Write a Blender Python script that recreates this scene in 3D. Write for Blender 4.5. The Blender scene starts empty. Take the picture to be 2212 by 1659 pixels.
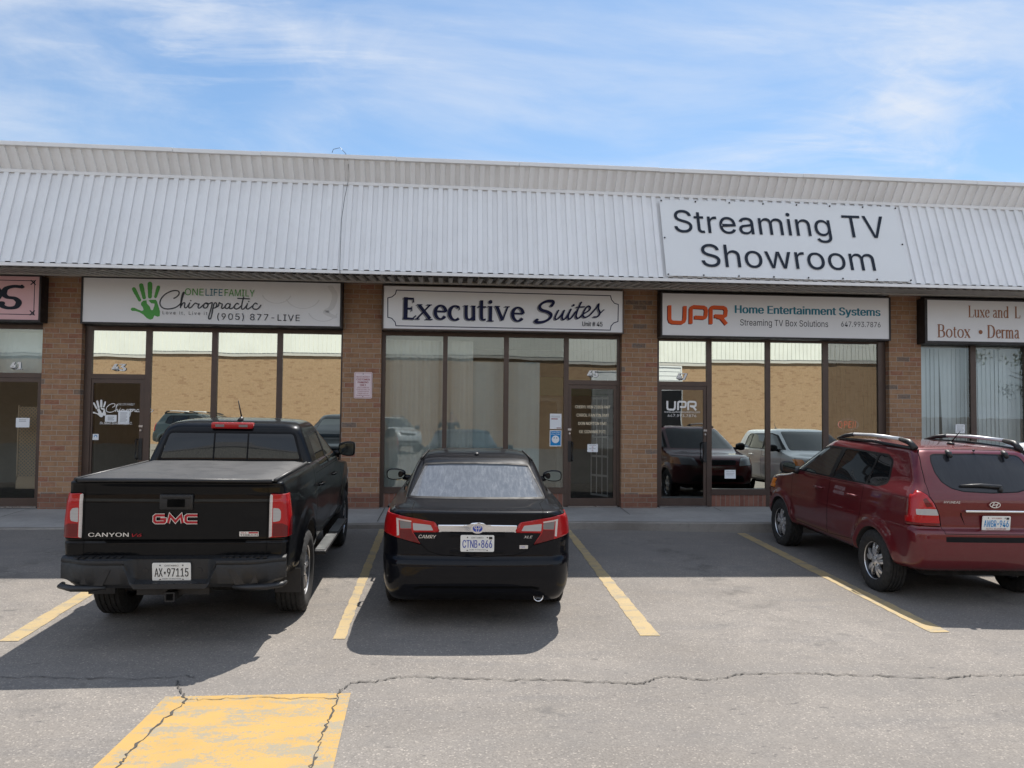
import bpy, bmesh, math, random, os
from mathutils import Vector, Matrix
R = math.radians
random.seed(7)
scene = bpy.context.scene
COL = scene.collection
# ---------------------------------------------------------------- camera
CAM_H = 1.98
cam_d = bpy.data.cameras.new('camera'); cam = bpy.data.objects.new('camera', cam_d); COL.objects.link(cam)
scene.camera = cam
cam_d.sensor_width = 36.0; cam_d.lens = 36.0*1661/2212; cam_d.clip_start = 0.05; cam_d.clip_end = 5000
yaw, pitch, roll = R(4.76), R(2.10), 0.0095
fw = Vector((math.sin(yaw)*math.cos(pitch), math.cos(yaw)*math.cos(pitch), math.sin(pitch)))
rt = Vector((math.cos(yaw), -math.sin(yaw), 0)); up = rt.cross(fw)
r2 = math.cos(roll)*rt + math.sin(roll)*up; u2 = -math.sin(roll)*rt + math.cos(roll)*up
M = Matrix((r2, u2, -fw)).transposed().to_4x4(); M.translation = Vector((0, 0, CAM_H)); cam.matrix_world = M
# ---------------------------------------------------------------- world, sun, exposure
SUN = Vector((0.27, 0.60, 1.0)).normalized()
elev = math.asin(SUN.z); azim = math.atan2(SUN.x, SUN.y)
world = bpy.data.worlds.new('World'); scene.world = world; world.use_nodes = True
wn, wl = world.node_tree.nodes, world.node_tree.links
wn.clear()
def wnode(t, **k):
    n = wn.new(t)
    for a, v in k.items(): setattr(n, a, v)
    return n
sky = wnode('ShaderNodeTexSky', sky_type='NISHITA', sun_disc=False, sun_elevation=elev, sun_rotation=azim,
            altitude=200, air_density=1.0, dust_density=0.6, ozone_density=1.3)
tc = wnode('ShaderNodeTexCoord'); sep = wnode('ShaderNodeSeparateXYZ'); wl.new(tc.outputs['Generated'], sep.inputs[0])
zz = wnode('ShaderNodeMath', operation='MAXIMUM'); wl.new(sep.outputs[2], zz.inputs[0]); zz.inputs[1].default_value = 0.0
za = wnode('ShaderNodeMath', operation='ADD'); wl.new(zz.outputs[0], za.inputs[0]); za.inputs[1].default_value = 0.22
dx = wnode('ShaderNodeMath', operation='DIVIDE'); wl.new(sep.outputs[0], dx.inputs[0]); wl.new(za.outputs[0], dx.inputs[1])
dy = wnode('ShaderNodeMath', operation='DIVIDE'); wl.new(sep.outputs[1], dy.inputs[0]); wl.new(za.outputs[0], dy.inputs[1])
cb = wnode('ShaderNodeCombineXYZ'); wl.new(dx.outputs[0], cb.inputs[0]); wl.new(dy.outputs[0], cb.inputs[1])
def cloud(scale, rot, sc, detail, rough, lo, hi, dist, off):
    mp = wnode('ShaderNodeMapping'); mp.inputs['Rotation'].default_value = (0, 0, R(rot)); mp.inputs['Scale'].default_value = sc
    mp.inputs['Location'].default_value = off
    wl.new(cb.outputs[0], mp.inputs[0])
    nz = wnode('ShaderNodeTexNoise'); nz.inputs['Scale'].default_value = scale; nz.inputs['Detail'].default_value = detail
    nz.inputs['Roughness'].default_value = rough; nz.inputs['Distortion'].default_value = dist
    wl.new(mp.outputs[0], nz.inputs['Vector'])
    mr = wnode('ShaderNodeMapRange'); mr.interpolation_type = 'SMOOTHSTEP'
    mr.inputs[1].default_value = lo; mr.inputs[2].default_value = hi
    wl.new(nz.outputs['Fac'], mr.inputs[0])
    return mr
c1 = cloud(1.1, 28, (1.0, 2.0, 1), 10, 0.58, 0.40, 0.72, 0.6, (3.1, 1.7, 0))
c2 = cloud(3.2, -20, (0.7, 2.8, 1), 10, 0.60, 0.48, 0.70, 0.9, (0.4, 5.2, 0))
c3 = cloud(0.55, 10, (1.0, 1.0, 1), 4, 0.5, 0.42, 0.70, 0.2, (8.3, 2.2, 0))
mul = wnode('ShaderNodeMath', operation='MULTIPLY'); wl.new(c2.outputs[0], mul.inputs[0]); wl.new(c3.outputs[0], mul.inputs[1])
ad = wnode('ShaderNodeMath', operation='MULTIPLY_ADD'); wl.new(c1.outputs[0], ad.inputs[0]); ad.inputs[1].default_value = 0.62; wl.new(mul.outputs[0], ad.inputs[2])
def puff(direction, r0, r1, amount, scale):
    d = Vector(direction).normalized(); dt = wnode('ShaderNodeVectorMath', operation='DISTANCE'); wl.new(tc.outputs['Generated'], dt.inputs[0]); dt.inputs[1].default_value = d
    n_ = wnode('ShaderNodeTexNoise'); n_.inputs['Scale'].default_value = scale; n_.inputs['Detail'].default_value = 9; n_.inputs['Roughness'].default_value = .62; n_.inputs['Distortion'].default_value = .8
    mp_ = wnode('ShaderNodeMapping'); mp_.inputs['Rotation'].default_value = (0, R(35), 0); mp_.inputs['Scale'].default_value = (1, 1, 1.9); wl.new(tc.outputs['Generated'], mp_.inputs[0]); wl.new(mp_.outputs[0], n_.inputs['Vector'])
    ad_ = wnode('ShaderNodeMath', operation='MULTIPLY_ADD'); wl.new(n_.outputs['Fac'], ad_.inputs[0]); ad_.inputs[1].default_value = (r1-r0)*2.0; wl.new(dt.outputs['Value'], ad_.inputs[2])
    m_ = wnode('ShaderNodeMapRange'); m_.interpolation_type = 'SMOOTHSTEP'; m_.inputs[1].default_value = r1*1.35; m_.inputs[2].default_value = r0*1.35; m_.inputs[3].default_value = 0; m_.inputs[4].default_value = amount
    wl.new(ad_.outputs[0], m_.inputs[0]); return m_
for args in (((0.52, 0.79, 0.335), .045, .125, .55, 14), ((-0.50, 0.80, 0.27), .12, .42, .50, 6), ((0.70, 0.66, 0.24), .06, .22, .45, 9), ((-0.16, 0.90, 0.40), .05, .22, .35, 9)):
    q_ = puff(*args); a_ = wnode('ShaderNodeMath', operation='ADD'); wl.new(ad.outputs[0], a_.inputs[0]); wl.new(q_.outputs[0], a_.inputs[1]); ad = a_
hz = wnode('ShaderNodeMapRange'); hz.interpolation_type = 'SMOOTHSTEP'; hz.inputs[1].default_value = 0.0; hz.inputs[2].default_value = 0.5
hz.inputs[3].default_value = 0.24; hz.inputs[4].default_value = 0.05; wl.new(sep.outputs[2], hz.inputs[0])
ad2 = wnode('ShaderNodeMath', operation='ADD'); ad2.use_clamp = True; wl.new(ad.outputs[0], ad2.inputs[0]); wl.new(hz.outputs[0], ad2.inputs[1])
cm = wnode('ShaderNodeMath', operation='MULTIPLY'); wl.new(ad2.outputs[0], cm.inputs[0]); cm.inputs[1].default_value = 0.86
tint = wnode('ShaderNodeMix', data_type='RGBA', blend_type='MULTIPLY'); tint.inputs[0].default_value = 1.0
wl.new(sky.outputs[0], tint.inputs[6]); tint.inputs[7].default_value = (0.57, 0.74, 0.83, 1)
mx = wnode('ShaderNodeMix', data_type='RGBA'); wl.new(cm.outputs[0], mx.inputs[0]); wl.new(tint.outputs[2], mx.inputs[6])
mx.inputs[7].default_value = (4.7, 5.0, 5.5, 1)
# broad bright cloud added out of view behind the camera to fill the shaded facade
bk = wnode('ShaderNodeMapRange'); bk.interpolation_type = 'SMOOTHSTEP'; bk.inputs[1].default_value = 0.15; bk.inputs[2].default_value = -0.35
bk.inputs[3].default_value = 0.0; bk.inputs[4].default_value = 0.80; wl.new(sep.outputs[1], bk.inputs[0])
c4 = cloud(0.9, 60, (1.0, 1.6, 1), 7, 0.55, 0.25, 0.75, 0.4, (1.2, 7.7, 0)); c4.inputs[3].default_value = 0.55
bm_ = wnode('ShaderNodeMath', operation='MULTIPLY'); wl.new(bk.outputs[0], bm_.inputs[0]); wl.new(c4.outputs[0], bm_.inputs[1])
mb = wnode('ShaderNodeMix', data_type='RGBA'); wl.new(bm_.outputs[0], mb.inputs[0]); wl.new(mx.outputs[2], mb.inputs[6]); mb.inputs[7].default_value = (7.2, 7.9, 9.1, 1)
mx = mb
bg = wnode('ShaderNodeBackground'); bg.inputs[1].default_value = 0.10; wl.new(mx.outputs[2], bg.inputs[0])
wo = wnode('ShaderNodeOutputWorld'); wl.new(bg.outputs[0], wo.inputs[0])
sun_d = bpy.data.lights.new('sun', 'SUN'); sun_d.energy = 4.2; sun_d.angle = R(0.5); sun_d.color = (1.0, 0.95, 0.88)
sun = bpy.data.objects.new('sun', sun_d); COL.objects.link(sun); sun.rotation_euler = SUN.to_track_quat('Z', 'Y').to_euler(); sun.location = (6, 14, 30)
scene.view_settings.view_transform = 'Standard'; scene.view_settings.look = 'None'
scene.view_settings.gamma = 1; scene.view_settings.exposure = 0.78; scene.view_settings.use_curve_mapping = False
scene.cycles.use_denoising = True
scene.cycles.max_bounces = 10; scene.cycles.transparent_max_bounces = 16; scene.cycles.glossy_bounces = 5
scene.cycles.sample_clamp_indirect = 8; scene.cycles.caustics_reflective = False; scene.cycles.caustics_refractive = False

# ---------------------------------------------------------------- helpers
def empty(name, loc=(0, 0, 0)):
    o = bpy.data.objects.new(name, None); o.empty_display_size = 0.2; COL.objects.link(o); o.location = loc
    return o
def tag(o, label=None, cat=None, group=None, kind=None):
    if label: o['label'] = label
    if cat: o['category'] = cat
    if group: o['group'] = group
    if kind: o['kind'] = kind
    return o
def link(name, bm, mats, parent=None, smooth=False, angle=None):
    me = bpy.data.meshes.new(name); bm.normal_update(); bm.to_mesh(me); bm.free()
    o = bpy.data.objects.new(name, me); COL.objects.link(o)
    for m in (mats if isinstance(mats, (list, tuple)) else [mats]): me.materials.append(m)
    if parent is not None: o.parent = parent
    if smooth:
        for p in me.polygons: p.use_smooth = True
        if angle is not None: me.set_sharp_from_angle(angle=R(angle))
    return o
def box(bm, x0, x1, y0, y1, z0, z1, mat=0, bev=0.0):
    vs = [bm.verts.new(p) for p in ((x0,y0,z0),(x1,y0,z0),(x1,y1,z0),(x0,y1,z0),(x0,y0,z1),(x1,y0,z1),(x1,y1,z1),(x0,y1,z1))]
    fs = [bm.faces.new([vs[i] for i in f]) for f in ((0,3,2,1),(4,5,6,7),(0,1,5,4),(1,2,6,5),(2,3,7,6),(3,0,4,7))]
    for f in fs: f.material_index = mat
    if bev:
        es = list({e for f in fs for e in f.edges})
        r = bmesh.ops.bevel(bm, geom=es, offset=bev, segments=2, affect='EDGES', profile=0.5)
        for f in r['faces']: f.material_index = mat
    return vs
def quad(bm, pts, mat=0):
    f = bm.faces.new([bm.verts.new(p) for p in pts]); f.material_index = mat; return f
def tube(bm, pts, r, seg=8, mat=0, caps=True):
    pts = [Vector(p) for p in pts]; rings = []
    rr = r if isinstance(r, (list, tuple)) else [r]*len(pts)
    for i, p in enumerate(pts):
        t = (pts[min(i+1, len(pts)-1)] - pts[max(i-1, 0)]).normalized()
        a = t.cross(Vector((0, 0, 1)));
        if a.length < 1e-3: a = t.cross(Vector((1, 0, 0)))
        a.normalize(); b = t.cross(a)
        rings.append([bm.verts.new(p + rr[i]*(math.cos(2*math.pi*k/seg)*a + math.sin(2*math.pi*k/seg)*b)) for k in range(seg)])
    for i in range(len(rings)-1):
        for k in range(seg):
            f = bm.faces.new((rings[i][k], rings[i][(k+1)%seg], rings[i+1][(k+1)%seg], rings[i+1][k])); f.material_index = mat
    if caps:
        for rg in (rings[0][::-1], rings[-1]):
            f = bm.faces.new(rg); f.material_index = mat
def lathe(bm, prof, axis='x', seg=32, mat=0, center=(0,0,0)):
    """prof: list of (axial, radius)"""
    c = Vector(center); rings = []
    for a, r in prof:
        ring = []
        for k in range(seg):
            t = 2*math.pi*k/seg; u, v = r*math.cos(t), r*math.sin(t)
            p = {'x': (a, u, v), 'y': (u, a, v), 'z': (u, v, a)}[axis]
            ring.append(bm.verts.new(c + Vector(p)))
        rings.append(ring)
    for i in range(len(rings)-1):
        for k in range(seg):
            f = bm.faces.new((rings[i][k], rings[i][(k+1)%seg], rings[i+1][(k+1)%seg], rings[i+1][k])); f.material_index = mat
    return rings
def sm(a, b, x):
    t = min(1, max(0, (x-a)/(b-a))); return t*t*(3-2*t)
def catmull(pts, n=6):
    pts = [Vector((p[0], p[1])) for p in pts]
    if len(pts) < 3: return pts
    out = []
    for i in range(len(pts)-1):
        p0 = pts[max(i-1, 0)]; p1 = pts[i]; p2 = pts[i+1]; p3 = pts[min(i+2, len(pts)-1)]
        for k in range(n):
            t = k/n
            out.append(0.5*((2*p1) + (p2-p0)*t + (2*p0-5*p1+4*p2-p3)*t*t + (3*p1-p0-3*p2+p3)*t**3))
    out.append(pts[-1]); return out

# ---------------------------------------------------------------- materials
def nodes_of(name):
    m = bpy.data.materials.new(name); m.use_nodes = True
    nt = m.node_tree; nt.nodes.clear()
    out = nt.nodes.new('ShaderNodeOutputMaterial'); return m, nt, out
def N(nt, t, **k):
    n = nt.nodes.new(t)
    for a, v in k.items(): setattr(n, a, v)
    return n
def math_n(nt, op, a, b=None):
    n = nt.nodes.new('ShaderNodeMath'); n.operation = op
    for i, v in enumerate((a, b)):
        if v is None: continue
        if isinstance(v, (int, float)): n.inputs[i].default_value = v
        else: nt.links.new(v, n.inputs[i])
    return n.outputs[0]
def mixc(nt, fac, a, b, blend='MIX'):
    n = nt.nodes.new('ShaderNodeMix'); n.data_type = 'RGBA'; n.blend_type = blend
    for i, v in ((0, fac), (6, a), (7, b)):
        if isinstance(v, (int, float)): n.inputs[i].default_value = v
        elif isinstance(v, (tuple, list)): n.inputs[i].default_value = tuple(v)[:3] + (1,)
        else: nt.links.new(v, n.inputs[i])
    return n.outputs[2]
def noise(nt, vec, scale, detail=4, rough=0.5, dist=0.0):
    n = nt.nodes.new('ShaderNodeTexNoise'); n.inputs['Scale'].default_value = scale; n.inputs['Detail'].default_value = detail
    n.inputs['Roughness'].default_value = rough; n.inputs['Distortion'].default_value = dist
    if vec is not None: nt.links.new(vec, n.inputs['Vector'])
    return n.outputs['Fac']
def ramp(nt, v, lo, hi, a=0.0, b=1.0):
    n = nt.nodes.new('ShaderNodeMapRange'); n.interpolation_type = 'SMOOTHSTEP'
    for i, q in enumerate((None, lo, hi, a, b)):
        if q is not None: n.inputs[i].default_value = q
    nt.links.new(v, n.inputs[0]); return n.outputs[0]
def ocoord(nt, scale=None, which='Object'):
    t = nt.nodes.new('ShaderNodeTexCoord'); v = t.outputs[which]
    if scale:
        mp = nt.nodes.new('ShaderNodeMapping'); mp.inputs['Scale'].default_value = scale; nt.links.new(v, mp.inputs[0]); v = mp.outputs[0]
    return v
def bump(nt, h, strength=0.3, dist=0.01):
    b = nt.nodes.new('ShaderNodeBump'); b.inputs['Strength'].default_value = strength; b.inputs['Distance'].default_value = dist
    nt.links.new(h, b.inputs['Height']); return b.outputs[0]
def pbsdf(nt, out, color=None, rough=0.5, metal=0.0, spec=0.5, coat=0.0, normal=None, coat_rough=0.03):
    p = nt.nodes.new('ShaderNodeBsdfPrincipled')
    for k, v in (('Base Color', color), ('Roughness', rough), ('Metallic', metal), ('Specular IOR Level', spec), ('Coat Weight', coat), ('Coat Roughness', coat_rough), ('Normal', normal)):
        if v is None: continue
        if isinstance(v, (int, float)): p.inputs[k].default_value = v
        elif isinstance(v, (tuple, list)): p.inputs[k].default_value = tuple(v)[:3] + (1,)
        else: nt.links.new(v, p.inputs[k])
    nt.links.new(p.outputs[0], out.inputs[0]); return p
def simple(name, color, rough=0.5, metal=0.0, spec=0.5, coat=0.0, var=0.12, vscale=6.0, bmp=0.0, bscale=40.0):
    """plain material with a little procedural unevenness"""
    m, nt, out = nodes_of(name); v = ocoord(nt)
    f = noise(nt, v, vscale, 5, 0.6)
    c = mixc(nt, f, tuple(x*(1-var) for x in color), tuple(min(1, x*(1+var)) for x in color))
    nrm = bump(nt, noise(nt, v, bscale, 4), bmp, 0.01) if bmp else None
    rg = ramp(nt, noise(nt, v, vscale*1.7, 4), 0.3, 0.7, max(0.01, rough*0.85), min(1, rough*1.15))
    pbsdf(nt, out, c, rg, metal, spec, coat, nrm); return m
def brick_mat(name, cols, mortar, bl=0.255, bh=0.0885, mw=0.011, dark=None, seed=0.0):
    m, nt, out = nodes_of(name); v = ocoord(nt)
    s = N(nt, 'ShaderNodeSeparateXYZ'); nt.links.new(v, s.inputs[0])
    h = math_n(nt, 'ADD', s.outputs[0], s.outputs[1]); z = s.outputs[2]
    wob = math_n(nt, 'MULTIPLY', math_n(nt, 'SUBTRACT', noise(nt, v, 3.0, 2), 0.5), 0.012)
    z = math_n(nt, 'ADD', z, wob)
    row = math_n(nt, 'FLOOR', math_n(nt, 'DIVIDE', z, bh))
    wr = N(nt, 'ShaderNodeTexWhiteNoise', noise_dimensions='1D'); nt.links.new(math_n(nt, 'ADD', row, seed), wr.inputs['W'])
    half = math_n(nt, 'MULTIPLY', math_n(nt, 'MODULO', math_n(nt, 'ABSOLUTE', row), 2.0), bl*0.5)
    off = math_n(nt, 'ADD', half, math_n(nt, 'MULTIPLY', wr.outputs['Value'], bl*0.22))
    hx = math_n(nt, 'ADD', h, math_n(nt, 'ADD', off, 100.0))
    colm = math_n(nt, 'FLOOR', math_n(nt, 'DIVIDE', hx, bl))
    fx = math_n(nt, 'FRACT', math_n(nt, 'DIVIDE', hx, bl)); fz = math_n(nt, 'FRACT', math_n(nt, 'DIVIDE', math_n(nt, 'ADD', z, 50*bh), bh))
    cbx = N(nt, 'ShaderNodeCombineXYZ'); nt.links.new(colm, cbx.inputs[0]); nt.links.new(row, cbx.inputs[1]); cbx.inputs[2].default_value = seed
    w = N(nt, 'ShaderNodeTexWhiteNoise', noise_dimensions='3D'); nt.links.new(cbx.outputs[0], w.inputs['Vector'])
    cr = N(nt, 'ShaderNodeValToRGB'); e = cr.color_ramp; e.interpolation = 'CONSTANT'
    e.elements[0].position = 0; e.elements[0].color = cols[0] + (1,); e.elements[1].position = cols[1][1]; e.elements[1].color = cols[1][0] + (1,)
    for c, p in cols[2:]:
        q = e.elements.new(p); q.color = c + (1,)
    nt.links.new(w.outputs['Value'], cr.inputs[0])
    mot = noise(nt, ocoord(nt, (1, 1, 1.6)), 26, 5, 0.65)
    c = mixc(nt, ramp(nt, mot, 0.35, 0.75, 0, 0.55), cr.outputs[0], (cols[0][0]*1.35, cols[0][1]*1.3, cols[0][2]*1.25))
    c = mixc(nt, ramp(nt, noise(nt, v, 9, 4), 0.4, 0.7, 0.0, 0.3), c, (cols[0][0]*.55, cols[0][1]*.5, cols[0][2]*.5))
    def edge(f, wid):
        d = math_n(nt, 'MINIMUM', f, math_n(nt, 'SUBTRACT', 1.0, f))
        return ramp(nt, d, wid*0.35, wid*0.62)
    mask = math_n(nt, 'MULTIPLY', edge(fx, mw/bl), edge(fz, mw/bh))
    c = mixc(nt, mask, mortar, c)
    hgt = math_n(nt, 'ADD', mask, math_n(nt, 'MULTIPLY', mot, 0.5))
    pbsdf(nt, out, c, 0.9, 0, 0.25, 0, bump(nt, hgt, 0.55, 0.008)); return m
def glass_film(name, refl, tint, trans, wob=0.25, rough=0.004):
    """window glass: mirror part + see-through part"""
    m, nt, out = nodes_of(name); v = ocoord(nt)
    nrm = bump(nt, noise(nt, v, 1.6, 1, 0.3, 0.3), wob, 0.012)
    g = N(nt, 'ShaderNodeBsdfGlossy'); g.inputs['Color'].default_value = tuple(tint) + (1,); g.inputs['Roughness'].default_value = rough
    nt.links.new(nrm, g.inputs['Normal'])
    t = N(nt, 'ShaderNodeBsdfTransparent'); t.inputs['Color'].default_value = tuple(trans) + (1,)
    fr = N(nt, 'ShaderNodeFresnel'); fr.inputs['IOR'].default_value = 1.45
    fac = math_n(nt, 'MINIMUM', math_n(nt, 'ADD', math_n(nt, 'MULTIPLY', fr.outputs[0], 0.9), refl), 1.0)
    mx = N(nt, 'ShaderNodeMixShader'); nt.links.new(fac, mx.inputs[0]); nt.links.new(t.outputs[0], mx.inputs[1]); nt.links.new(g.outputs[0], mx.inputs[2])
    nt.links.new(mx.outputs[0], out.inputs[0]); return m
def asphalt_mat():
    m, nt, out = nodes_of('asphalt'); v = ocoord(nt)
    big = noise(nt, v, 0.45, 5, 0.6, 0.4); mid = noise(nt, v, 3.0, 6, 0.65)
    c = mixc(nt, ramp(nt, big, 0.3, 0.7), (0.184, 0.167, 0.150), (0.236, 0.215, 0.193))
    c = mixc(nt, ramp(nt, mid, 0.35, 0.75, 0, 0.5), c, (0.165, 0.154, 0.145))
    streak = noise(nt, ocoord(nt, (0.30, 1.8, 1)), 2.2, 6, 0.6)
    c = mixc(nt, ramp(nt, streak, 0.52, 0.72, 0, 0.42), c, (0.160, 0.152, 0.147))
    vo = N(nt, 'ShaderNodeTexVoronoi', feature='F1'); vo.inputs['Scale'].default_value = 95; nt.links.new(v, vo.inputs['Vector'])
    wn_ = N(nt, 'ShaderNodeTexWhiteNoise', noise_dimensions='3D'); nt.links.new(vo.outputs['Color'], wn_.inputs['Vector'])
    st = N(nt, 'ShaderNodeValToRGB'); e = st.color_ramp
    e.elements[0].position = 0.0; e.elements[0].color = (0.55, 0.54, 0.53, 1); e.elements[1].position = 0.92; e.elements[1].color = (1.15, 1.14, 1.12, 1)
    q = e.elements.new(0.35); q.color = (0.86, 0.85, 0.85, 1); q = e.elements.new(0.975); q.color = (2.2, 2.15, 2.05, 1)
    nt.links.new(wn_.outputs['Value'], st.inputs[0])
    c = mixc(nt, 0.42, c, st.outputs[0], 'MULTIPLY')
    # old oil drips and small tar spots
    oil = noise(nt, v, 1.1, 3, 0.5, 0.8); oil2 = noise(nt, v, 7.5, 2, 0.5)
    om = math_n(nt, 'MULTIPLY', ramp(nt, oil, 0.56, 0.70), ramp(nt, oil2, 0.56, 0.68))
    c = mixc(nt, math_n(nt, 'MULTIPLY', om, 0.55), c, (0.09, 0.086, 0.083))
    sp = noise(nt, ocoord(nt, (1, 2.2, 1)), 11.0, 2, 0.4); c = mixc(nt, ramp(nt, sp, 0.70, 0.75, 0, 0.6), c, (0.085, 0.08, 0.078))
    # darker, more worn asphalt inside the stalls near the kerb
    s = N(nt, 'ShaderNodeSeparateXYZ'); nt.links.new(v, s.inputs[0])
    kerb = ramp(nt, math_n(nt, 'ADD', s.outputs[1], math_n(nt, 'MULTIPLY', math_n(nt, 'SUBTRACT', mid, 0.5), 2.5)), 8.6, 11.0, 0, 0.4)
    c = mixc(nt, kerb, c, (0.15, 0.143, 0.138))
    # engine drips down the middle of each stall, tyre-polished strips either side
    fx_ = math_n(nt, 'ABSOLUTE', math_n(nt, 'SUBTRACT', math_n(nt, 'FRACT', math_n(nt, 'ADD', math_n(nt, 'DIVIDE', math_n(nt, 'SUBTRACT', s.outputs[0], .45), 2.75), 20.5)), 0.5))
    ymask = math_n(nt, 'MULTIPLY', ramp(nt, s.outputs[1], 6.2, 8.2), ramp(nt, s.outputs[1], 12.2, 10.5))
    dm = math_n(nt, 'MULTIPLY', math_n(nt, 'MULTIPLY', ramp(nt, fx_, 0.16, 0.02), ymask), ramp(nt, noise(nt, v, 2.6, 6, 0.7), 0.45, 0.68))
    c = mixc(nt, math_n(nt, 'MULTIPLY', dm, 0.6), c, (0.075, 0.070, 0.066))
    lane = math_n(nt, 'MULTIPLY', ramp(nt, s.outputs[1], 6.4, 5.9), ramp(nt, noise(nt, ocoord(nt, (0.12, 2.4, 1)), 1.5, 4), 0.45, 0.65, 0, 0.22))
    c = mixc(nt, lane, c, (0.17, 0.16, 0.15))
    hgt = math_n(nt, 'ADD', vo.outputs['Distance'], math_n(nt, 'MULTIPLY', noise(nt, v, 180, 3), 0.6))
    pbsdf(nt, out, c, 0.93, 0, 0.2, 0, bump(nt, hgt, 0.5, 0.004)); return m
def concrete_mat(name, a, b):
    m, nt, out = nodes_of(name); v = ocoord(nt)
    c = mixc(nt, ramp(nt, noise(nt, v, 1.2, 6, 0.6), 0.3, 0.7), a, b)
    c = mixc(nt, ramp(nt, noise(nt, v, 14, 6, 0.7), 0.5, 0.8, 0, 0.5), c, tuple(x*0.7 for x in a))
    c = mixc(nt, ramp(nt, noise(nt, v, 120, 3), 0.55, 0.75, 0, 0.4), c, tuple(x*1.4 for x in b))
    pbsdf(nt, out, c, 0.9, 0, 0.25, 0, bump(nt, noise(nt, v, 90, 5), 0.35, 0.004)); return m
def paint_line_mat(name, col, wear):
    m, nt, out = nodes_of(name); v = ocoord(nt)
    w = math_n(nt, 'ADD', math_n(nt, 'MULTIPLY', noise(nt, ocoord(nt, (0.7, 1.6, 1)), 5.0, 7, 0.7, 0.3), 0.75), math_n(nt, 'MULTIPLY', noise(nt, v, 60, 4, 0.7), 0.35))
    vo = N(nt, 'ShaderNodeTexVoronoi', feature='F1'); vo.inputs['Scale'].default_value = 95; nt.links.new(v, vo.inputs['Vector'])
    c1_ = mixc(nt, noise(nt, v, 3, 5), tuple(x*0.85 for x in col), tuple(min(1, x*1.1) for x in col))
    c = mixc(nt, ramp(nt, w, wear, wear + 0.10), c1_, (0.27, 0.235, 0.18))
    c = mixc(nt, ramp(nt, vo.outputs['Distance'], 0.3, 0.75, 0, 0.3), c, (0.3, 0.25, 0.13))
    pbsdf(nt, out, c, 0.85, 0, 0.25, 0, bump(nt, w, 0.3, 0.003)); return m
def panel_mat(name, col, dirt=0.35):
    m, nt, out = nodes_of(name); v = ocoord(nt)
    streak = noise(nt, ocoord(nt, (6, 6, 0.5)), 2.5, 6, 0.6); blot = noise(nt, v, 0.8, 5, 0.6)
    c = mixc(nt, ramp(nt, blot, 0.35, 0.7), col, tuple(x*0.93 for x in col))
    c = mixc(nt, ramp(nt, streak, 0.52, 0.78, 0, dirt), c, (col[0]*0.72, col[1]*0.69, col[2]*0.64))
    # weathering rises from the lower edge of the canopy in patches
    s = N(nt, 'ShaderNodeSeparateXYZ'); nt.links.new(v, s.inputs[0])
    pat = ramp(nt, noise(nt, ocoord(nt, (1, 1, 0.2)), 0.9, 3), 0.62, 0.78)
    low = math_n(nt, 'MULTIPLY', pat, ramp(nt, s.outputs[2], 4.22, 4.5, 0.7, 0.0))
    c = mixc(nt, low, c, (0.30, 0.27, 0.24))
    pbsdf(nt, out, c, 0.45, 0, 0.4, 0, None); return m
def paint_car(name, base, flake=0.0, coat=1.0, rough=0.35, dust=0.03, spec=0.5):
    m, nt, out = nodes_of(name); v = ocoord(nt)
    d = math_n(nt, 'MULTIPLY', ramp(nt, noise(nt, v, 9, 6, 0.7), 0.4, 0.8), dust)
    s = N(nt, 'ShaderNodeSeparateXYZ'); nt.links.new(v, s.inputs[0])
    d = math_n(nt, 'ADD', d, math_n(nt, 'MULTIPLY', ramp(nt, s.outputs[2], 0.25, 0.75, 1, 0), math_n(nt, 'MULTIPLY', noise(nt, v, 14, 5, 0.7), dust*2.2)))
    c = mixc(nt, d, base, (0.32, 0.29, 0.25))
    if flake:
        f = N(nt, 'ShaderNodeTexVoronoi'); f.inputs['Scale'].default_value = 900; nt.links.new(v, f.inputs['Vector'])
        c = mixc(nt, math_n(nt, 'MULTIPLY', f.outputs['Distance'], flake), c, tuple(min(1, x*2.2) for x in base))
    nrm = bump(nt, noise(nt, v, 2.2, 2), 0.06, 0.02)
    p = pbsdf(nt, out, c, rough, 0.25 if flake else 0.0, spec, coat, None)
    nt.links.new(nrm, p.inputs['Coat Normal'])
    p.inputs['Coat Roughness'].default_value = 0.02
    rg = ramp(nt, d, 0.0, 0.2, 0.015, 0.18); nt.links.new(rg, p.inputs['Coat Roughness'])
    return m
MT = {}
MT['asphalt'] = asphalt_mat()
MT['sidewalk'] = concrete_mat('sidewalk_concrete', (0.25, 0.245, 0.24), (0.33, 0.325, 0.315))
MT['kerb'] = concrete_mat('kerb_concrete', (0.17, 0.155, 0.14), (0.25, 0.235, 0.215))
MT['line'] = paint_line_mat('yellow_line_paint', (0.41, 0.308, 0.168), 0.54)
MT['block'] = paint_line_mat('yellow_block_paint', (0.445, 0.275, 0.088), 0.53)
MT['crack'] = simple('crack_tar', (0.055, 0.050, 0.045), 0.95, var=0.5, vscale=30)
MT['brick'] = brick_mat('brown_brick', [(0.300, 0.180, 0.106), ((0.270, 0.155, 0.090), 0.28), ((0.325, 0.202, 0.122), 0.50), ((0.290, 0.155, 0.100), 0.72), ((0.255, 0.115, 0.080), 0.90), ((0.140, 0.122, 0.110), 0.960)], (0.33, 0.272, 0.222))
MT['redbrick'] = brick_mat('red_base_brick', [(0.20, 0.092, 0.068), ((0.17, 0.074, 0.056), 0.4), ((0.22, 0.11, 0.08), 0.7)], (0.2, 0.165, 0.14), bl=0.09, bh=0.26)
MT['tan'] = brick_mat('tan_brick', [(0.355, 0.235, 0.140), ((0.340, 0.222, 0.131), 0.35), ((0.370, 0.247, 0.150), 0.65), ((0.27, 0.162, 0.095), 0.90)], (0.36, 0.265, 0.175), seed=5)
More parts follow.
